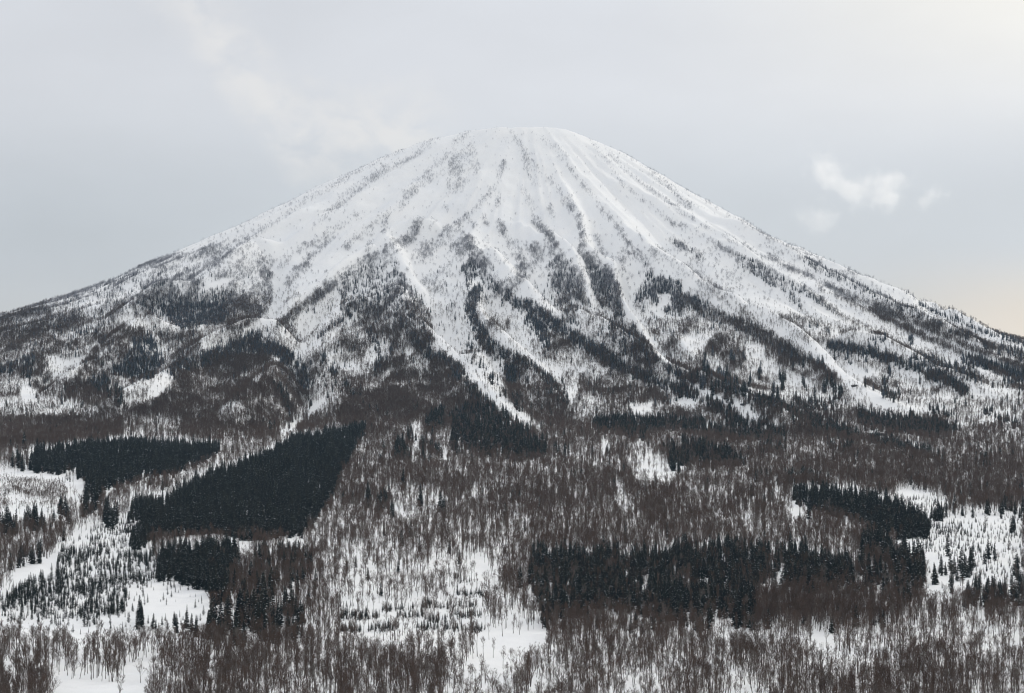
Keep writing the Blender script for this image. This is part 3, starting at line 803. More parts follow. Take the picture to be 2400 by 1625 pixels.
Y.45 b3 M 1700,400 2100,400 2100,500 1750,500
Y.35 b3 M 1560,500 2000,520 2050,620 1600,600
Y.35 b3 M 1450,230 1780,240 1700,330 1600,320
B0Y.0 b3 P 1590,610 1700,620 1820,680 1740,720 1640,700
B0Y.0 b3 P 1440,190 1560,165 1700,220 1560,225 1440,230
B.5H.4 b3 M 1640,280 1700,280 1680,340 1640,330
B.4H.5 b3 M 1930,740 2030,740 2030,790 1940,790
C.92 b3 P 1690,300 1720,290 1795,290 1795,375 1720,380
C.5 b3 S22 1845,260 1850,320
C.5 b3 S18 1905,290 1910,330
C.75 b3 M 2050,290 2130,290 2200,260 2324,290 2324,345 2170,335 2060,325
C.5 b3 S26 1780,700 1780,810
C.5 b3 S28 1835,700 1840,820
C.5 b3 S32 1900,660 1910,800
C.5 b3 S34 1970,640 1970,730
C.5 b3 S34 2070,620 2070,740
C.5 b3 S26 2120,620 2125,740
C.5 b3 S30 2285,640 2285,740
C.5 b3 S18 1740,600 1740,640
C.5 b3 S18 1715,740 1720,800
C.5 b3 S22 1815,570 1810,620
C.5 b3 S18 2255,390 2255,440
C.5 b3 S20 2315,390 2310,450
C.8B.7 b3 P 1880,910 1980,820 2130,820 2160,860 2240,840 2324,790 2324,950 1900,940
B.7C.55 b3 P 0,560 200,550 400,550 520,570 600,620 700,570 900,600 1060,620 1180,660 1250,720 1400,700 1440,600 1520,600 1650,680 1660,840 1560,900 1500,1000 1400,1110 0,1110
B.55 b3 P 560,600 640,600 640,760 580,740
B.6C.55 b3 P 900,600 1060,640 1150,740 1400,800 1400,880 1100,860 1000,700
C.95 b3 M 0,540 60,540 80,640 160,560 260,540 400,540 520,570 600,620 580,760 400,780 240,760 100,740 0,740
C.95 b3 M 660,580 780,560 900,600 1000,680 1150,640 1180,760 1000,850 760,840 740,760
C.95 b3 M 0,790 250,810 350,790 520,820 480,1020 220,1010 0,980
C.95 b3 M 1200,500 1420,500 1430,640 1210,600
C.95 b3 M 1430,600 1540,590 1640,660 1660,850 1580,830 1500,740 1410,700
B.1C0 b3 P 60,750 130,750 200,810 320,830 300,850 100,815
B.1C0 b3 P 590,770 660,760 750,820 740,850 640,820
B.94C.1 b3 P 500,870 900,860 1300,880 1500,900 1500,1000 1400,1110 480,1110
B.8 b3 M 1400,880 1880,940 2324,950 2324,1110 1400,1110
B.25C0 b3 P 1650,800 1720,830 1850,850 1840,900 1700,890 1650,870
B.55 b3 P 0,1115 2324,1100 2324,1569 0,1569
B.25 b3 P 900,1170 1050,1200 1060,1330 1180,1340 1140,1400 1020,1400 1000,1280 860,1260
B.22 b3 P 320,1440 520,1450 540,1569 320,1569
B.25 b3 P 1900,1030 2040,1020 2060,1130 1920,1150
B.22 b3 P 2230,1110 2324,1110 2324,1200 2240,1190
B.28 b3 P 2020,1280 2200,1260 2260,1340 2060,1360
B.1 b3 P 200,1105 350,1105 360,1130 200,1130
B.68 b3 M 0,1180 300,1180 860,1260 900,1420 1200,1450 1150,1569 540,1569 320,1420 250,1569 0,1569
B.68 b3 M 1180,1200 1900,1160 2324,1220 2324,1569 1300,1569

# second pass: gullies kept clear, crests drawn again
B.03 n1 P 215,140 262,108 330,280 400,410 480,520 560,595 650,655 705,705 680,722 590,662 520,592 462,512 392,462 352,432 352,370 312,270
C.7B.6 n1 S20 505,215 480,285 500,335 550,410 600,455
C.6B.75 n1 S24 600,455 700,492 760,522 800,560 822,630
C.75B.7 n1 S26 700,285 800,352 880,412 960,450 1020,495
C.7B.75 n1 S18 1020,495 1110,535 1200,575 1324,612
C.6B.7 n1 S14 200,300 250,370 310,440
C.75B.8 n1 S16 310,440 370,470 420,505 465,565 550,650 680,735
B.05 n1 P 520,320 590,300 640,370 720,470 800,500 830,620 850,640 800,560 700,480 610,440 560,380
B.4 n1 S30 640,200 600,250 560,260
B.3 n1 S40 540,330 600,350
B.06 n1 P 430,530 500,540 570,600 600,640 640,660 560,600 480,560
B.07C0 n3 P 0,0 330,0 640,125 960,268 1324,415 1324,560 1100,520 900,470 700,400 600,360 450,300 380,345 200,270 60,190 0,172
B.35C.15 n3 S10 20,30 90,70 150,110
B.5 n3 S9 0,95 60,130 140,175 200,215 300,290
B.3 n3 S24 440,330 480,380
B.25 n3 S40 540,390 600,410
B.6C.2 n3 S13 140,10 300,105 420,170 520,225 640,300
B.55C.2 n3 S20 280,110 360,165 450,215 500,270
B.8 n3 S8 180,0 300,60 420,120 540,170 640,222
B.88 n3 S13 640,222 760,275 900,335 1000,375 1120,432 1324,505
B.65 n3 S9 330,60 450,130 560,180 680,240
B.75 n3 S11 680,240 800,285 940,335 1060,375 1200,425 1324,482
B.3 n3 S14 240,0 380,60 520,110
B.6C.25 n3 S15 520,110 620,162 720,212 830,262 960,322 1100,382 1200,432 1324,475
B.88 n3 S12 580,222 700,275 800,315 880,355 960,395 1060,435 1160,485 1324,565
C.75 n3 S22 1110,470 1220,500 1324,540
C.6B.5 n3 S26 1240,440 1324,460
B.4 n3 S18 500,300 600,360 700,380
B.5 n3 S10 620,300 700,340 800,390 900,440
C.5B.4 n3 S18 760,410 810,400
C.85B.6 n3 S11 610,422 700,442 800,462 900,490
C.85B.6 n3 S15 900,490 1000,530 1080,560 1110,592
C.5B.4 n3 S26 930,470 1050,500 1150,540
C.6 n3 S5 940,272 1050,322 1150,362 1324,420
C.8 n3 S8 910,395 910,420
C.8 n3 S8 825,510 825,545
B.04 n3 P 430,392 600,430 625,480 700,505 810,530 725,560 780,620 960,655 940,672 820,662 690,602 620,520 540,462
B.05 n3 P 40,540 180,598 240,640 345,702 280,702 200,642 100,592
C.75B.75 n3 S13 0,505 120,552 270,592 440,642 500,662
C.75B.75 n3 S13 0,560 100,590 230,655 300,695
B.05 n3 P 245,640 310,645 335,690 290,690
B.05 n3 P 20,620 110,622 100,640 30,645
B.05 n2 P 1005,130 1040,120 1060,200 1050,300 1020,330 960,360 890,370 950,320 1000,280
B.8 n2 S12 1030,345 1100,290 1180,240 1270,180 1324,150
B.05 n2 P 1080,345 1200,290 1215,330 1130,400 1095,380
C.6B.6 n2 S8 1170,395 1230,345 1290,310
# third pass: the upper cone
B.011 m1 P 0,395 300,215 545,128 840,135 940,185 1080,250 1323,390 1323,480 1100,400 1000,440 860,440 700,420 560,400 430,350 350,440 200,500 60,470 0,430
B.3 m1 S10 545,135 500,185 440,240 390,290
B.36 m1 S9 470,150 400,200 330,240 250,290 200,340 150,375
B.42 m1 S13 330,230 280,260 230,300 190,350
B.26 m1 S8 420,150 330,200 220,260 100,330 0,400
B.34 m1 M 560,155 582,230 535,285 490,310 500,200
B.36 m1 S9 530,190 500,230 440,260 400,300 370,330
B.42 m1 S9 450,240 420,270 350,340 290,380 230,430
B.42 m1 S10 260,350 180,400 90,450 60,480
B.7 m1 S9 335,350 330,392
B.65 m1 S11 420,365 390,405 340,435 270,470 200,520 110,590 70,625
B.45 m1 S8 300,390 290,440
B.45 m1 S14 130,480 80,530
B.38 m1 S9 200,400 150,450 110,500
B.5 m1 M 0,420 40,470 30,600 0,620
B.32 m1 S6 660,135 690,180 730,230 770,270 800,310
B.3 m1 S12 690,190 722,265
B.32 m1 S6 740,150 780,190 820,240 860,290 900,340
B.65 m1 S9 895,335 930,380 960,420 1000,470
B.7 m1 S13 800,310 830,350 845,400 840,440
B.78 m1 S13 850,450 900,490 930,530 940,570
B.2 m1 S6 770,160 800,200
B.34 m1 S6 870,165 910,210 950,270 1010,320 1080,370
B.65 m1 S9 1080,370 1150,400 1220,440 1323,500
B.36 m1 S6 900,180 960,240 1030,290 1100,340 1180,390 1260,430 1323,460
B.36 m1 S10 1020,240 1070,280 1120,330
B.22 m1 S6 940,185 1060,250 1200,330 1323,400
B.45 m1 S8 640,210 620,270 570,330 520,375
B.6 m1 S9 520,375 470,420 430,460
B.34 m1 S8 620,280 625,320
B.72 m1 S13 520,375 530,410 560,450 590,490 620,530 660,570
B.65 m1 S13 500,400 510,440
B.55 m1 S6 550,360 575,395
B.72 m1 S12 630,370 650,405 670,440 685,490 680,515
B.4 m1 S8 590,345 595,375
B.4 m1 S8 690,280 710,320 720,360
B.62 m1 S13 725,365 760,410 790,460 830,500 840,540
B.45 m1 S10 760,330 765,350
B.4 m1 S7 990,400 1020,440
B.45 m1 S8 880,400 900,450
B.42 m1 S8 1010,430 1080,480 1150,530 1220,580 1280,610
B.5 m1 S6 490,320 492,340
Y.7 b2 S22 0,1010 160,1005
Y.7 b2 S20 300,985 480,980
Y.7 b2 S22 560,1080 700,1080
C.85 r6 S34 300,1000 460,1040 560,1030
C.85 r6 S34 900,1050 1060,1075 1190,1105
C.85 r6 S30 1220,960 1340,1010 1480,1040
C.85 r6 S40 1500,1000 1640,1030 1860,1060
C.85 r6 S30 1290,1120 1420,1150 1560,1190 1700,1230
C.8 r6 S26 1000,1180 1160,1190
C.8 r6 S26 700,1390 860,1380 980,1410
B0Y0C0 b1 P 365,1462 600,1480 815,1486 850,1440 870,1490 960,1500 1000,1569 345,1569
# taller conifers (T) and young conifers (Z)
T1.35 b1 P 1380,900 2100,880 2100,1200 1380,1200
T.95 b1 P 900,920 1300,920 1380,1180 900,1180
T1.1 b3 P 1660,550 2324,560 2324,850 1660,850
T1.25 b3 P 1180,480 1660,560 1660,860 1180,820
T1.4 b2 P 140,170 760,170 760,380 140,380
T1.7 r6 P 100,560 1120,560 1120,860 100,860
T1.3 r6 P 1200,600 1560,600 1560,820 1200,820
T1.25 r5 P 300,880 1450,880 1450,1260 300,1260
T1.5 r4 P 0,1180 260,1180 260,1360 0,1360
T1.3 b1 P 0,280 820,120 820,440 0,480
Z1.45 b1 P 0,540 1100,540 1100,780 1480,1060 1000,1120 0,1120
Z1.15 b1 P 1000,780 1430,830 1440,1040 1000,1010
'''
import re
for ln in COVER.strip().splitlines():
    ln = ln.split('#')[0].strip()
    if not ln: continue
    a = ln.split()
    vals = [(k, float(v)) for k, v in re.findall(r'([BCYHTZ])([\d.]+)', a[0])]
    P = pts(a[1], a[3:])
    if a[2] == 'P':
        m = poly_mask(P)
        for k, v in vals: LAY[k][m] = v
        got = dict(vals)
        if 'B' in got and got['B'] <= .12 and 'C' not in got: LAY['C'][m] = 0
    elif a[2] == 'M':
        m = poly_mask(P)
        for k, v in vals: LAY[k][m] = np.maximum(LAY[k][m], v)
    else:
        wd = float(a[2][1:]) / tile_scale(a[1])
        m = stroke_mask(P, wd)
        for k, v in vals: LAY[k] = np.maximum(LAY[k], v * m)

# ------------------------------------------------------------------ tree meshes
def frame_of(d):
    d = d / np.linalg.norm(d)
    a = np.array([0, 0, 1.0]) if abs(d[2]) < .9 else np.array([1.0, 0, 0])
    u = np.cross(d, a); u /= np.linalg.norm(u)
    return d, u, np.cross(d, u)
def tube(V, F, P, R, k):
    """tapered tube of k sides through P, one continuous skin"""
    base = len(V)
    n = len(P)
    for i in range(n):
        t = P[min(i + 1, n - 1)] - P[max(i - 1, 0)]
        _, u, v = frame_of(t)
        for j in range(k):
            a = 2 * math.pi * j / k
            V.append(P[i] + R[i] * (math.cos(a) * u + math.sin(a) * v))
    for i in range(n - 1):
        for j in range(k):
            q = base + i * k
            F.append((q + j, q + (j + 1) % k, q + k + (j + 1) % k, q + k + j))
def bare_tree(seed, H, spread, forks, limbs, twig_w, low=0.3):
    """trunk (with its main forks) and a crown of ascending limbs, branches and twigs; unit height H"""
    g = np.random.default_rng(seed)
    TV, TF, CV, CF = [], [], [], []
    lean = g.normal(0, .025, 2)
    stems = []
    for s in range(forks):
        n = 6
        off = g.normal(0, .10 if forks > 1 else .02, 2)
        k = np.linspace(0, 1, n)
        hh = H * (0.93 if s == 0 else g.uniform(.72, .9))
        st = 0.0 if s == 0 else g.uniform(.15, .35)
        P = [np.array([H * (lean[0] * t + off[0] * max(t - st, 0) + .012 * math.sin(5 * t + seed + s)), H * (lean[1] * t + off[1] * max(t - st, 0)), hh * t]) for t in k]
        r0 = H * (.0125 if s == 0 else .008)
        R = [r0 * (1.25 if i == 0 else 1) * (1 - .8 * t) for i, t in enumerate(k)]
        P[0] = P[0] - np.array([0, 0, .03 * H])
        tube(TV, TF, P, R, 5 if s == 0 else 4)
        stems.append((P, hh, R))
    def along(P, t):
        f = t * (len(P) - 1); i = min(int(f), len(P) - 2)
        return P[i] + (P[i + 1] - P[i]) * (f - i)
    for li in range(limbs):
        P, hh, R = stems[li % forks]
        t = g.uniform(low, .97)
        o = along(P, t)
        phi = g.uniform(0, 2 * math.pi) if li > 2 else li * 2.1
        ang = g.uniform(.35, .8) * spread
        ln = H * (.34 * (1 - t) ** .7 + .12) * g.uniform(.75, 1.15) * (0.6 + .4 * spread)
        d = np.array([math.cos(phi) * math.sin(ang), math.sin(phi) * math.sin(ang), math.cos(ang)])
        q = [o, o + d * ln * .5, o + d * ln * .95 + np.array([0, 0, .10 * ln])]
        lr = H * .0042 * (1.3 - t)
        tube(CV, CF, q, [lr, lr * .7, lr * .3], 3)
        for bi in range(5):
            tb = g.uniform(.25, 1.0)
            ob = along(q, tb)
            d2 = d + g.normal(0, .42, 3); d2[2] += .25; d2 /= np.linalg.norm(d2)
            l2 = ln * g.uniform(.28, .5)
            e = ob + d2 * l2
            tube(CV, CF, [ob, e], [lr * .5, lr * .22], 3)
            for ti in range(6):
                tt = g.uniform(.15, 1.0)
                ot = ob + d2 * l2 * tt
                d3 = d2 + g.normal(0, .5, 3); d3[2] += .2; d3 /= np.linalg.norm(d3)
                l3 = H * g.uniform(.035, .075)
                _, u, v = frame_of(d3); a = g.uniform(0, math.pi)
                sdir = (math.cos(a) * u + math.sin(a) * v) * twig_w
                i0 = len(CV)
                CV += [ot - sdir, ot + sdir, ot + d3 * l3 + sdir * .4, ot + d3 * l3 - sdir * .4]
                CF.append((i0, i0 + 1, i0 + 2, i0 + 3))
    return dict(trunk=(TV, TF), crown=(CV, CF))
def conifer(seed, H, width, whorls, per, snow, bare=.08, nm=0):
    """tapered trunk and tiers of drooping branch sprays, some carrying snow"""
    g = np.random.default_rng(seed)
    TV, TF, CV, CF, CM = [], [], [], [], []
    tube(TV, TF, [np.array([0, 0, -.03 * H]), np.array([0, 0, .5 * H]), np.array([0, 0, .97 * H])], [.014 * H, .009 * H, .002 * H], 6)
    for k in range(whorls):
        t = bare + (1 - bare) * (k / whorls) ** 0.92
        z = H * t
        R = H * width * ((1 - t) ** .75) * g.uniform(.82, 1.12) + .012 * H
        if t < .2: R *= .8 + t
        ph = g.uniform(0, 6.28)
        for j in range(per):
            a = ph + 2 * math.pi * j / per + g.normal(0, .16)
            rr = R * g.uniform(.7, 1.15)
            droop = -.28 * rr + (.35 * rr * t)
            c, s = math.cos(a), math.sin(a)
            o = np.array([0, 0, z + g.normal(0, .018 * H)])
            tip = o + np.array([c * rr, s * rr, droop])
            mid = o + np.array([c * rr * .55, s * rr * .55, droop * .30])
            wv = np.array([-s, c, 0]) * rr * .36
            sag = np.array([0, 0, -.17 * rr - .01 * H])
            i0 = len(CV)
            CV += [o, mid + wv + sag, tip, mid - wv + sag, mid, o + np.array([0, 0, -.035 * H])]
            fs = [(i0, i0 + 4, i0 + 1), (i0 + 4, i0 + 2, i0 + 1), (i0, i0 + 3, i0 + 4), (i0 + 4, i0 + 3, i0 + 2), (i0 + 5, i0 + 4, i0 + 2)]
            CF += fs; CM += [nm] * len(fs)
            if g.random() < snow:
                i0 = len(CV); up = np.array([0, 0, .012 * H])
                q = g.uniform(.9, 1.6)
                CV += [mid * .6 + tip * .4 + up - wv * .4 * q, tip * .95 + mid * .05 + up * .6, mid * .6 + tip * .4 + up + wv * .4 * q, mid * .9 + o * .1 + up]
                CF.append((i0, i0 + 1, i0 + 2, i0 + 3)); CM.append(1)
    # leader shoot
    i0 = len(CV)
    for a in (0, 2.1, 4.2): CV.append(np.array([math.cos(a) * .012 * H, math.sin(a) * .012 * H, .92 * H]))
    CV.append(np.array([0, 0, H])); 
    for j in range(3): CF.append((i0 + j, i0 + (j + 1) % 3, i0 + 3)); CM.append(0)
    return dict(trunk=(TV, TF), crown=(CV, CF, CM))
KINDS = {
    'B': dict(protos=[bare_tree(11 + i, 16.0, [.62, .75, .9, .6, .85, .7, 1.1, .55][i], [1, 1, 2, 1, 3, 1, 2, 1][i], [14, 16, 18, 13, 20, 15, 18, 12][i],   .03, [.34, .3, .25, .4, .25, .3, .22, .42][i]) for i in range(8)],
              mats=('bark', 'twigs'), H=16.0, aeff=.050),
    'F': dict(protos=[bare_tree(51 + i, 10.0, 1.35, [2, 3, 2, 1][i], [14, 16, 12, 12][i], .05, .12) for i in range(4)], mats=('haze_frost_bark', 'haze_frost_twigs'), H=10.0, aeff=.16),
    'R': dict(protos=[bare_tree(61 + i, 10.0, 1.35, [2, 3, 2, 1][i], [14, 16, 12, 12][i], .05, .12) for i in range(4)], mats=('mist_rime_bark', 'mist_rime_twigs'), H=10.0, aeff=.16),
    'C': dict(protos=[conifer(81 + i, 20.0, [.20, .17, .23, .18, .21][i], 26, 6, [.16, .13, .2, .10, .15][i], [.05, .09, .04, .1, .06][i]) for i in range(5)]
                     + [conifer(91 + i, 20.0, .17, 24, 6, .34, .06, 2) for i in range(2)], mats=('conifer_bark', 'needles', 'branch_snow', 'haze_frost_needles'), H=20.0, aeff=.17),
    'Y': dict(protos=[conifer(101 + i, 4.5, [.20, .15, .23, .18][i], 13, 6, [.05, .03, .08, .02][i], .02) for i in range(4)], mats=('conifer_bark', 'needles', 'branch_snow'), H=4.5, aeff=.17),
}
# meshes of single trees, shared by their copies
for key, kd in KINDS.items():
    kd['tm'], kd['cm'] = [], []
    for i, p in enumerate(kd['protos']):
        kd['tm'].append(np_mesh('trunk', *p['trunk'], mats=[kd['mats'][0]], smooth_=True))
        kd['cm'].append(np_mesh('crown', p['crown'][0], p['crown'][1], mats=list(kd['mats'][1:]), mi=p['crown'][2] if len(p['crown']) > 2 else None))

# ------------------------------------------------------------------ sow the trees on the terrain
i0 = 10; i1 = 10 + len(u_)
j0 = 28 + 20; j1 = j0 + 760
sub = (slice(i0, i1), slice(j0, j1))
X, Y, Z = GX[i0:i1 + 1, j0:j1 + 1], GY[i0:i1 + 1, j0:j1 + 1], GZ[i0:i1 + 1, j0:j1 + 1]
U, V_, F_ = project(X, Y, Z)
def mean4(a): return .25 * (a[:-1, :-1] + a[1:, :-1] + a[:-1, 1:] + a[1:, 1:])
area = .5 * np.abs((U[1:, 1:] - U[:-1, :-1]) * (V_[1:, :-1] - V_[:-1, 1:]) - (V_[1:, 1:] - V_[:-1, :-1]) * (U[1:, :-1] - U[:-1, 1:]))
cx, cy, cz, cu, cv, cf = (mean4(a) for a in (X, Y, Z, U, V_, F_))
inwide = (cu > -500) & (cu < 2900) & (cv < 1900)
warp_u = (fbm(cx / 22, cy / 60, 41, 3) - .5) * 9
warp_v = (fbm(cx / 22 + 50, cy / 60, 44, 3) - .5) * 9
def lookup(layer, u, v):
    a = np.clip(u / CELL, 0, GW - 1.001); b = np.clip(v / CELL, 0, 1618 / CELL)
    ia, ib = a.astype(int), b.astype(int); fa, fb = a - ia, b - ib
    Lr = LAY[layer]
    return (Lr[ib, ia] * (1 - fa) + Lr[ib, ia + 1] * fa) * (1 - fb) + (Lr[ib + 1, ia] * (1 - fa) + Lr[ib + 1, ia + 1] * fa) * fb
patch = fbm(cx / 38, cy / 75, 61, 3)
fine = vn(cx / 11, cy / 20, 71)
def sow(layer, key, hmean, hsd, amount, hfac=None, prob=None, clump=1.0):
    px = FPX / cf
    hm = hmean if hfac is None else hmean * hfac
    c3 = [lookup(layer, cu + warp_u, cv + warp_v - q * hm * px) for q in (.12, .5, .85)]
    c = lookup(layer, cu + warp_u, cv + warp_v - .42 * hm * px)
    if key == 'B':
        c = np.where(cz > 200, c, np.minimum.reduce(c3))
    if key in 'FR':
        c = np.where(clean > .5, c * .8 + scrub, c * .8)
    lam = -np.log(1 - np.clip(c, 0, .975)) * amount
    if key == 'B':
        cc = lookup('C', cu + warp_u, cv + warp_v - .5 * hm * px)
        lam = lam * (1 - .75 * np.clip(cc, 0, 1)) * np.interp(cv, [880, 1000, 1150, 1300, 1450, 1640], [.9, 1.12, 1.15, 1.12, .9, .82])
    lam = lam * np.exp(clump * (2.6 * (patch - .5) + 1.0 * (fine - .5)))
    n = lam * area / (KINDS[key]['aeff'] * (hm * px) ** 2)
    if prob is not None: n = n * prob
    n = np.where(inwide, n, 0)
    cnt = rng.poisson(np.minimum(n, 9))
    ii, jj = np.nonzero(cnt); k = cnt[ii, jj]
    ii, jj = np.repeat(ii, k), np.repeat(jj, k)
    a, b = rng.random(len(ii)), rng.random(len(ii))
    def bl(M): return (M[ii, jj] * (1 - a) + M[ii, jj + 1] * a) * (1 - b) + (M[ii + 1, jj] * (1 - a) + M[ii + 1, jj + 1] * a) * b
    P = np.stack([bl(X), bl(Y), bl(Z)], -1)
    hh = (hm if np.isscalar(hm) else hm[ii, jj]) * np.clip(rng.normal(1, hsd, len(ii)), .45, 1.4)
    return P, hh
rc = np.hypot(cx - X0, cy - Y0); thc = np.arctan2(cx - X0, Y0 - cy)
_, rb2, rb3 = ribs(rc, thc)
scrub = (.20 * sstep(rb2, .74, .93) + .06 * sstep(rb3, .7, .93)) * sstep(rc, 210, 330) * (1 - sstep(rc, 900, 1350)) * sstep(fbm(cx / 45, cy / 90, 91, 3), .40, .62)
clean = (lookup('B', cu, cv) > .012).astype(float)
zfac = np.interp(cz, [0, 60, 200, 300, 420, 560, 760, 930], [1, 1, .82, .74, .70, .60, .48, .36])
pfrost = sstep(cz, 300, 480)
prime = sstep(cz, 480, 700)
hB = lookup('H', cu, cv) * zfac
AMT = dict(B=1.55, F=1.15, R=.8, C=2.0, Y=1.4)
SOWN = {
    'B': sow('B', 'B', 12.8, .2, AMT['B'], hB, 1 - pfrost, np.interp(cz, [60, 250], [.6, 1.4])),
    'F': sow('B', 'F', 11.5, .25, AMT['F'], zfac, pfrost * (1 - prime), 1.7),
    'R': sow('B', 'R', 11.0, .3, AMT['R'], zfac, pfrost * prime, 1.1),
    'C': sow('C', 'C', 13.5, .24, AMT['C'], lookup('T', cu, cv) * np.interp(cz, [0, 60, 200, 350, 520, 700], [1, 1, .92, .82, .66, .5]), None, .6),
    'Y': sow('Y', 'Y', 4.3, .34, AMT['Y'], lookup('Z', cu, cv), None, 1.2),
}
def tag(o, label=None, cat=None, group=None, kind=None):
    for k, v in (('label', label), ('category', cat), ('group', group), ('kind', kind)):
        if v: o[k] = v
    return o
def tree_object(key, name, P, variant, rot, scl):
    e = bpy.data.objects.new(name, None); e.empty_display_size = 2
    e.location = P; e.rotation_euler = (0, 0, rot); e.scale = scl
    COL.objects.link(e)
    for nm, lst in (('trunk', 'tm'), ('crown', 'cm')):
        c = bpy.data.objects.new(nm, KINDS[key][lst][variant]); c.parent = e; COL.objects.link(c)
    return e

# trees that stand out on their own, placed where their feet meet the snow
BIG = bare_tree(211, 19.0, 1.05, 4, 34, .034, .2)
for key, p in (('B', BIG),):
    KINDS[key]['tm'].append(np_mesh('trunk', *p['trunk'], mats=['bark'], smooth_=True))
    KINDS[key]['cm'].append(np_mesh('crown', p['crown'][0], p['crown'][1], mats=['twigs']))
LONE = [(1243, 1612, 8, 1.1, 'big dark spreading bare tree with forked trunk below the empty clearing'),
        (282, 1648, 4, .95, 'open bare tree at the right edge of the empty bottom left snow field'),
        (330, 1604, 2, .85, 'lone slender bare tree standing in the snow gap right of the bottom left field'),
        (1217, 1489, 6, .62, 'small lone bare tree on the far edge of the empty centre clearing'),
        (1203, 1488, 3, .55, 'thin bare sapling beside the small lone tree on the centre clearing edge')]
LP = cast(np.array([(a[0], a[1]) for a in LONE], float), lambda x, y: height(x.ravel(), y.ravel()).reshape(x.shape))
for (u0, v0, k, sc0, lab), p in zip(LONE, LP):
    o = tree_object('B', 'bare_tree', (p[0], p[1], float(height(p[:1], p[1:2])[0])), k, 1.3 * k, (sc0,) * 3)
    tag(o, lab, 'tree', 'bare trees standing alone')
def rock(u0, v0, L, Wd, Hh, turn, lab):
    g = np.random.default_rng(int(u0))
    p = cast(np.array([[u0, v0]], float), lambda x, y: height(x.ravel(), y.ravel()).reshape(x.shape))[0]
    V, F, n, m = [], [], 7, 12
    for i in range(n + 1):
        for j in range(m):
            a, b = math.pi * i / n, 2 * math.pi * j / m
            q = np.array([math.sin(a) * math.cos(b), math.sin(a) * math.sin(b), math.cos(a)])
            q = np.sign(q) * np.abs(q) ** .7 * (1 + g.normal(0, .13))
            V.append(q * np.array([L, Wd, Hh]) / 2 + np.array([0, 0, Hh * .22]))
    for i in range(n):
        for j in range(m): F.append((i * m + j, (i + 1) * m + j, (i + 1) * m + (j + 1) % m, i * m + (j + 1) % m))
    o = bpy.data.objects.new('rock_outcrop', np_mesh('rock_outcrop', V, F, ['rock']))
    o.location = (p[0], p[1], float(height(p[:1], p[1:2])[0])); o.rotation_euler = (0, 0, turn); COL.objects.link(o)
    tag(o, lab, 'rock', 'rock outcrops showing through the snow')
rock(2003, 907, 12, 7, 5, .2, 'small dark rock outcrop in the right gully, left of the long one')
rock(2056, 913, 30, 8, 5, .25, 'long low dark rock band in the right gully beside a conifer')
rock(2065, 1022, 22, 7, 5, .1, 'dark rock band in the snow strip low on the right flank')
rock(1744, 950, 14, 6, 4, -.4, 'dark rock in the small snow patch at right of centre')

# one object for each kind's far-off rest; its mesh holds the trees' shapes and the points where they stand
def scatter_group():
    t = bpy.data.node_groups.new('plant_trees', 'GeometryNodeTree')
    t.interface.new_socket('Geometry', in_out='INPUT', socket_type='NodeSocketGeometry')
    t.interface.new_socket('Geometry', in_out='OUTPUT', socket_type='NodeSocketGeometry')
    n = t.nodes.new; l = t.links.new
    gi, go = n('NodeGroupInput'), n('NodeGroupOutput')
    def attr(name, typ):
        a = n('GeometryNodeInputNamedAttribute'); a.data_type = typ; a.inputs['Name'].default_value = name
        return a.outputs['Attribute']
    pid = attr('shape', 'INT')
    cmp_ = n('FunctionNodeCompare'); cmp_.data_type = 'INT'; cmp_.operation = 'LESS_THAN'
    l(pid, cmp_.inputs[2]); cmp_.inputs[3].default_value = 0
    sep = n('GeometryNodeSeparateGeometry'); sep.domain = 'POINT'
    l(gi.outputs[0], sep.inputs[0]); l(cmp_.outputs[0], sep.inputs[1])
    sp = n('GeometryNodeSplitToInstances'); l(sep.outputs[1], sp.inputs[0]); l(pid, sp.inputs['Group ID'])
    m2p = n('GeometryNodeMeshToPoints'); l(sep.outputs[0], m2p.inputs[0])
    iop = n('GeometryNodeInstanceOnPoints')
    l(m2p.outputs[0], iop.inputs['Points']); l(sp.outputs[0], iop.inputs['Instance'])
    iop.inputs['Pick Instance'].default_value = True
    l(attr('variant', 'INT'), iop.inputs['Instance Index'])
    l(attr('turn', 'FLOAT_VECTOR'), iop.inputs['Rotation'])
    l(attr('size', 'FLOAT_VECTOR'), iop.inputs['Scale'])
    l(iop.outputs[0], go.inputs[0])
    return t
SCATTER = scatter_group()
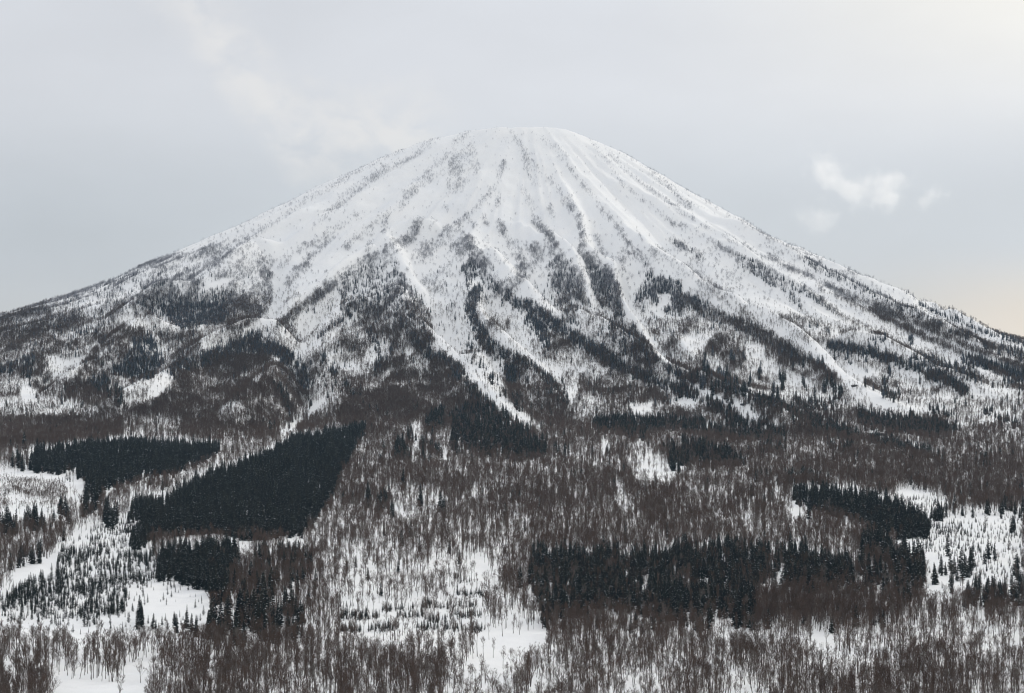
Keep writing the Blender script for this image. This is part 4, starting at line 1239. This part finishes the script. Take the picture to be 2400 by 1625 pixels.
def forest_object(name, key, P, variant, turn, size, label, cat):
    kd = KINDS[key]
    V, F, MI, SH = [], [], [], []
    for i, p in enumerate(kd['protos']):
        b = len(V); V += list(p['trunk'][0]); F += [tuple(q + b for q in f) for f in p['trunk'][1]]; MI += [0] * len(p['trunk'][1])
        b = len(V); V += list(p['crown'][0]); F += [tuple(q + b for q in f) for f in p['crown'][1]]
        MI += [1 + m for m in p['crown'][2]] if len(p['crown']) > 2 else [1] * len(p['crown'][1])
        SH += [i] * (len(V) - len(SH))
    nv, n = len(V), len(P)
    me = bpy.data.meshes.new(name)
    me.from_pydata([tuple(v) for v in V] + [tuple(p) for p in P], [], F)
    for m in kd['mats']: me.materials.append(MAT[m])
    me.polygons.foreach_set('material_index', np.array(MI, np.int32))
    def put(nm, typ, arr, dt):
        a = me.attributes.new(nm, typ, 'POINT'); a.data.foreach_set('vector' if typ == 'FLOAT_VECTOR' else 'value', np.ascontiguousarray(arr, dt).ravel())
    put('shape', 'INT', np.concatenate([SH, -np.ones(n)]), np.int32)
    put('variant', 'INT', np.concatenate([np.zeros(nv), variant]), np.int32)
    put('turn', 'FLOAT_VECTOR', np.concatenate([np.zeros((nv, 3)), turn]), np.float32)
    put('size', 'FLOAT_VECTOR', np.concatenate([np.zeros((nv, 3)), size]), np.float32)
    me.update()
    o = bpy.data.objects.new(name, me); COL.objects.link(o)
    o.modifiers.new('plant_trees', 'NODES').node_group = SCATTER
    return tag(o, label, cat, None, 'stuff')

SIDE = [(0, 'far left'), (130, 'left of the small snow field'), (355, 'right of the small snow field'), (620, 'below the dark mixed grove'),
        (860, 'below the young conifer rows'), (1090, 'below the empty snow clearing'), (1330, 'below left conifer block end'),
        (1640, 'below middle of conifer block'), (1930, 'below right conifer block end'), (2180, 'in the right corner')]
def where(u):
    return [s for a, s in SIDE if u >= a][-1] if u >= 0 else SIDE[0][1]
def band(v):
    return 'lowest row' if v > 1615 else 'second row' if v > 1570 else 'upper row'
NVAR = {k: len(v['protos']) for k, v in KINDS.items()}
CROWN = {'B': ['narrow', 'even', 'broad', 'slim', 'multi-stemmed', 'even', 'wide spreading', 'high'], 'C': ['full', 'slim', 'broad', 'bare-legged', 'full', 'snow dusted', 'snow dusted'],
         'Y': ['full', 'thin', 'squat', 'full'], 'F': [''] * 4, 'R': [''] * 4}
for key in 'BCYFR':
    P, hh = SOWN[key]
    n = len(P)
    var = rng.integers(0, NVAR[key], n)
    if key == 'C':
        snowy = rng.random(n) < sstep(P[:, 2], 130, 340)  # higher conifers take the snowier shapes with haze painted into their needles
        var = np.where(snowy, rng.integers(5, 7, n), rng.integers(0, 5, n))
    turn = np.zeros((n, 3)); turn[:, 2] = rng.uniform(0, 2 * math.pi, n)
    turn[:, :2] = rng.normal(0, .03 if key not in 'FR' else .10, (n, 2))
    sc = hh / KINDS[key]['H']
    size = np.stack([sc * rng.uniform(.85, 1.15, n), sc * rng.uniform(.85, 1.15, n), sc], -1)
    u, v, f = project(P[:, 0], P[:, 1], P[:, 2])
    dist = np.hypot(P[:, 0], P[:, 1])
    px = FPX / f
    seen = (u > 4) & (u < PW - 4) & (v - hh * px < PH - 14)
    order = np.argsort(np.where(seen, -hh * px * np.clip((PH - (v - hh * px)) / (hh * px), 0, 1), 1e9))
    pick = order[:288] if key in 'BCY' else order[:0]
    pick = pick[seen[pick]]
    rest = np.ones(n, bool); rest[pick] = False
    for i in pick:
        lean = 'leaning left' if turn[i, 1] < -.022 else 'leaning right' if turn[i, 1] > .022 else 'upright'
        hgt = hh[i] / {'B': 12.8, 'C': 17.0, 'Y': 5.0}[key]
        tall = 'tall' if hgt > 1.1 else 'short' if hgt < .92 else 'mid-height'
        cr = CROWN[key][var[i]]
        if key == 'B':
            o = tree_object('B', 'bare_tree', P[i], var[i], turn[i, 2], size[i])
            lab = f'{tall} {lean} bare tree, {cr} crown, {band(v[i])} {where(u[i])}'
            grp = 'bare trees along the bottom edge'
        elif key == 'C':
            o = tree_object('C', 'conifer_tree', P[i], var[i], turn[i, 2], size[i])
            w_ = 'in the left grove' if u[i] < 900 else 'in the large right block' if u[i] < 2010 else 'beside the right meadow'
            lab = f'{tall} {lean} dark conifer of {cr} shape {w_}'
            grp = 'tall dark conifers'
        else:
            o = bpy.data.objects.new('young_conifer', KINDS['Y']['cm'][var[i]])
            o.location = P[i]; o.rotation_euler = (0, 0, turn[i, 2]); o.scale = size[i]; COL.objects.link(o)
            w_ = 'in the snow field at left' if u[i] < 700 else 'in the central clearing rows' if u[i] < 1400 else 'in the snowy meadow at right'
            lab = f'{tall} {cr} young dark conifer {w_}'
            grp = 'young conifers planted in the snow'
        o.rotation_euler = (turn[i, 0], turn[i, 1], turn[i, 2])
        tag(o, lab[:200], 'tree', grp)
    nm, lab = {'B': ('bare_forest', 'leafless brown forest covering the valley and the lower slopes'),
               'F': ('frosted_forest', 'grey frosted birches along the upper ribs of the volcano'),
               'R': ('rimed_forest', 'pale rime covered scrub on the ribs near the summit'),
               'C': ('conifer_forest', 'dark conifer plantations and stands below and on the volcano'),
               'Y': ('sapling_forest', 'small dark young conifers scattered over the snow fields')}[key]
    forest_object(nm, key, P[rest], var[rest], turn[rest], size[rest], lab, 'forest')
    print('TREES', key, n, 'single', len(pick))

# ------------------------------------------------------------------ clouds beyond the mountain
def cloud(name, label, lumps, dens, rough_scale):
    """a puff of vapour: lumps are (u, v, radius in photo pixels, depth offset), standing 13 km away"""
    D0 = 13000.0; k = D0 / FPX
    Lw = []
    for u, v, r, dy in lumps:
        Lw.append((np.array([(u - PW / 2) * k, D0 + dy * k, CZ + (HORIZON - v) * k]), r * k))
    C = np.mean([c for c, _ in Lw], 0)
    lo = np.min([c - 1.9 * r for c, r in Lw], 0) - C; hi = np.max([c + 1.9 * r for c, r in Lw], 0) - C
    n, m_ = 12, 18
    Vc, Fc = [], []
    mid, half = (lo + hi) / 2, (hi - lo) / 2 * 1.25
    for i in range(n + 1):
        for j in range(m_):
            a, b = math.pi * i / n, 2 * math.pi * j / m_
            Vc.append(mid + half * np.array([math.sin(a) * math.cos(b), math.sin(a) * math.sin(b), math.cos(a)]))
    for i in range(n):
        for j in range(m_):
            Fc.append((i * m_ + j, (i + 1) * m_ + j, (i + 1) * m_ + (j + 1) % m_, i * m_ + (j + 1) % m_))
    m = bpy.data.materials.new(name); m.use_nodes = True
    t = m.node_tree; t.nodes.clear(); nn = t.nodes.new; ll = t.links.new
    g = nn('ShaderNodeTexCoord')
    nz = nn('ShaderNodeTexNoise'); nz.inputs['Scale'].default_value = rough_scale; nz.inputs['Detail'].default_value = 5; nz.inputs['Roughness'].default_value = .6
    ll(g.outputs['Object'], nz.inputs['Vector'])
    acc = None
    for c, r in Lw:
        d = nn('ShaderNodeVectorMath'); d.operation = 'DISTANCE'; ll(g.outputs['Object'], d.inputs[0]); d.inputs[1].default_value = tuple(c - C)
        q = nn('ShaderNodeMath'); q.operation = 'DIVIDE'; ll(d.outputs['Value'], q.inputs[0]); q.inputs[1].default_value = r
        p = nn('ShaderNodeMath'); p.operation = 'MULTIPLY'; ll(q.outputs[0], p.inputs[0]); ll(q.outputs[0], p.inputs[1])
        e = nn('ShaderNodeMath'); e.operation = 'MULTIPLY'; ll(p.outputs[0], e.inputs[0]); e.inputs[1].default_value = -1.1
        x = nn('ShaderNodeMath'); x.operation = 'EXPONENT'; ll(e.outputs[0], x.inputs[0])
        if acc is None: acc = x.outputs[0]
        else:
            s_ = nn('ShaderNodeMath'); s_.operation = 'ADD'; ll(acc, s_.inputs[0]); ll(x.outputs[0], s_.inputs[1]); acc = s_.outputs[0]
    a1 = nn('ShaderNodeMath'); a1.operation = 'MULTIPLY_ADD'; ll(nz.outputs['Fac'], a1.inputs[0]); a1.inputs[1].default_value = 3.2; a1.inputs[2].default_value = -2.0
    a2 = nn('ShaderNodeMath'); a2.operation = 'ADD'; ll(acc, a2.inputs[0]); ll(a1.outputs[0], a2.inputs[1])
    mr = nn('ShaderNodeMapRange'); mr.interpolation_type = 'SMOOTHSTEP'; ll(a2.outputs[0], mr.inputs['Value'])
    mr.inputs['From Min'].default_value = 0.0; mr.inputs['From Max'].default_value = 1.3; mr.inputs['To Max'].default_value = dens
    pv = nn('ShaderNodeVolumePrincipled'); out = nn('ShaderNodeOutputMaterial')
    pv.inputs['Anisotropy'].default_value = .35
    pv.inputs['Color'].default_value = (1.0, .995, .985, 1); ll(mr.outputs[0], pv.inputs['Density'])
    ll(pv.outputs[0], out.inputs['Volume'])
    MAT[name + label] = m
    o = bpy.data.objects.new(name, np_mesh(name, Vc, Fc, [name + label])); o.location = C; COL.objects.link(o)
    return tag(o, label, 'cloud', 'small clouds right of the summit')
cloud('cloud', 'largest white cloud, two joined puffs, right of the volcano', [(1925, 385, 42, 0), (1965, 425, 44, 20), (2000, 450, 34, -10), (2065, 440, 50, 0), (2085, 470, 30, 10), (2110, 425, 22, 0)], .0105, .013)
cloud('cloud', 'faint flat cloud wisp below the largest cloud', [(1875, 500, 26, 0), (1910, 508, 34, 0), (1945, 515, 28, 0), (1925, 530, 22, 0)], .004, .015)
cloud('cloud', 'tiny round cloud puff to the right of the largest cloud', [(2190, 455, 30, 0), (2165, 472, 18, 0)], .0075, .016)

# ------------------------------------------------------------------ haze
def haze_box():
    x0, x1, y0, y1, z0, z1 = -4200.0, 4200.0, -60.0, 9600.0, float(GZ.min()) - 1.0, float(GZ.max()) + 25.0
    Vb = [(x, y, z) for z in (z0, z1) for y in (y0, y1) for x in (x0, x1)]
    Fb = [(0, 2, 3, 1), (4, 5, 7, 6), (0, 1, 5, 4), (2, 6, 7, 3), (0, 4, 6, 2), (1, 3, 7, 5)]
    m = bpy.data.materials.new('haze'); m.use_nodes = True
    t = m.node_tree; t.nodes.clear()
    pv = t.nodes.new('ShaderNodeVolumePrincipled'); out = t.nodes.new('ShaderNodeOutputMaterial')
    pv.inputs['Color'].default_value = (.52, .76, 1.0, 1); pv.inputs['Density'].default_value = HAZE
    t.links.new(pv.outputs[0], out.inputs['Volume'])
    MAT['haze'] = m
    o = bpy.data.objects.new('haze', np_mesh('haze', Vb, Fb, ['haze'])); COL.objects.link(o)
    return tag(o, 'thin pale blue winter haze in front of the volcano', 'haze', None, 'stuff')
HAZE = 0.8e-5
haze_box()
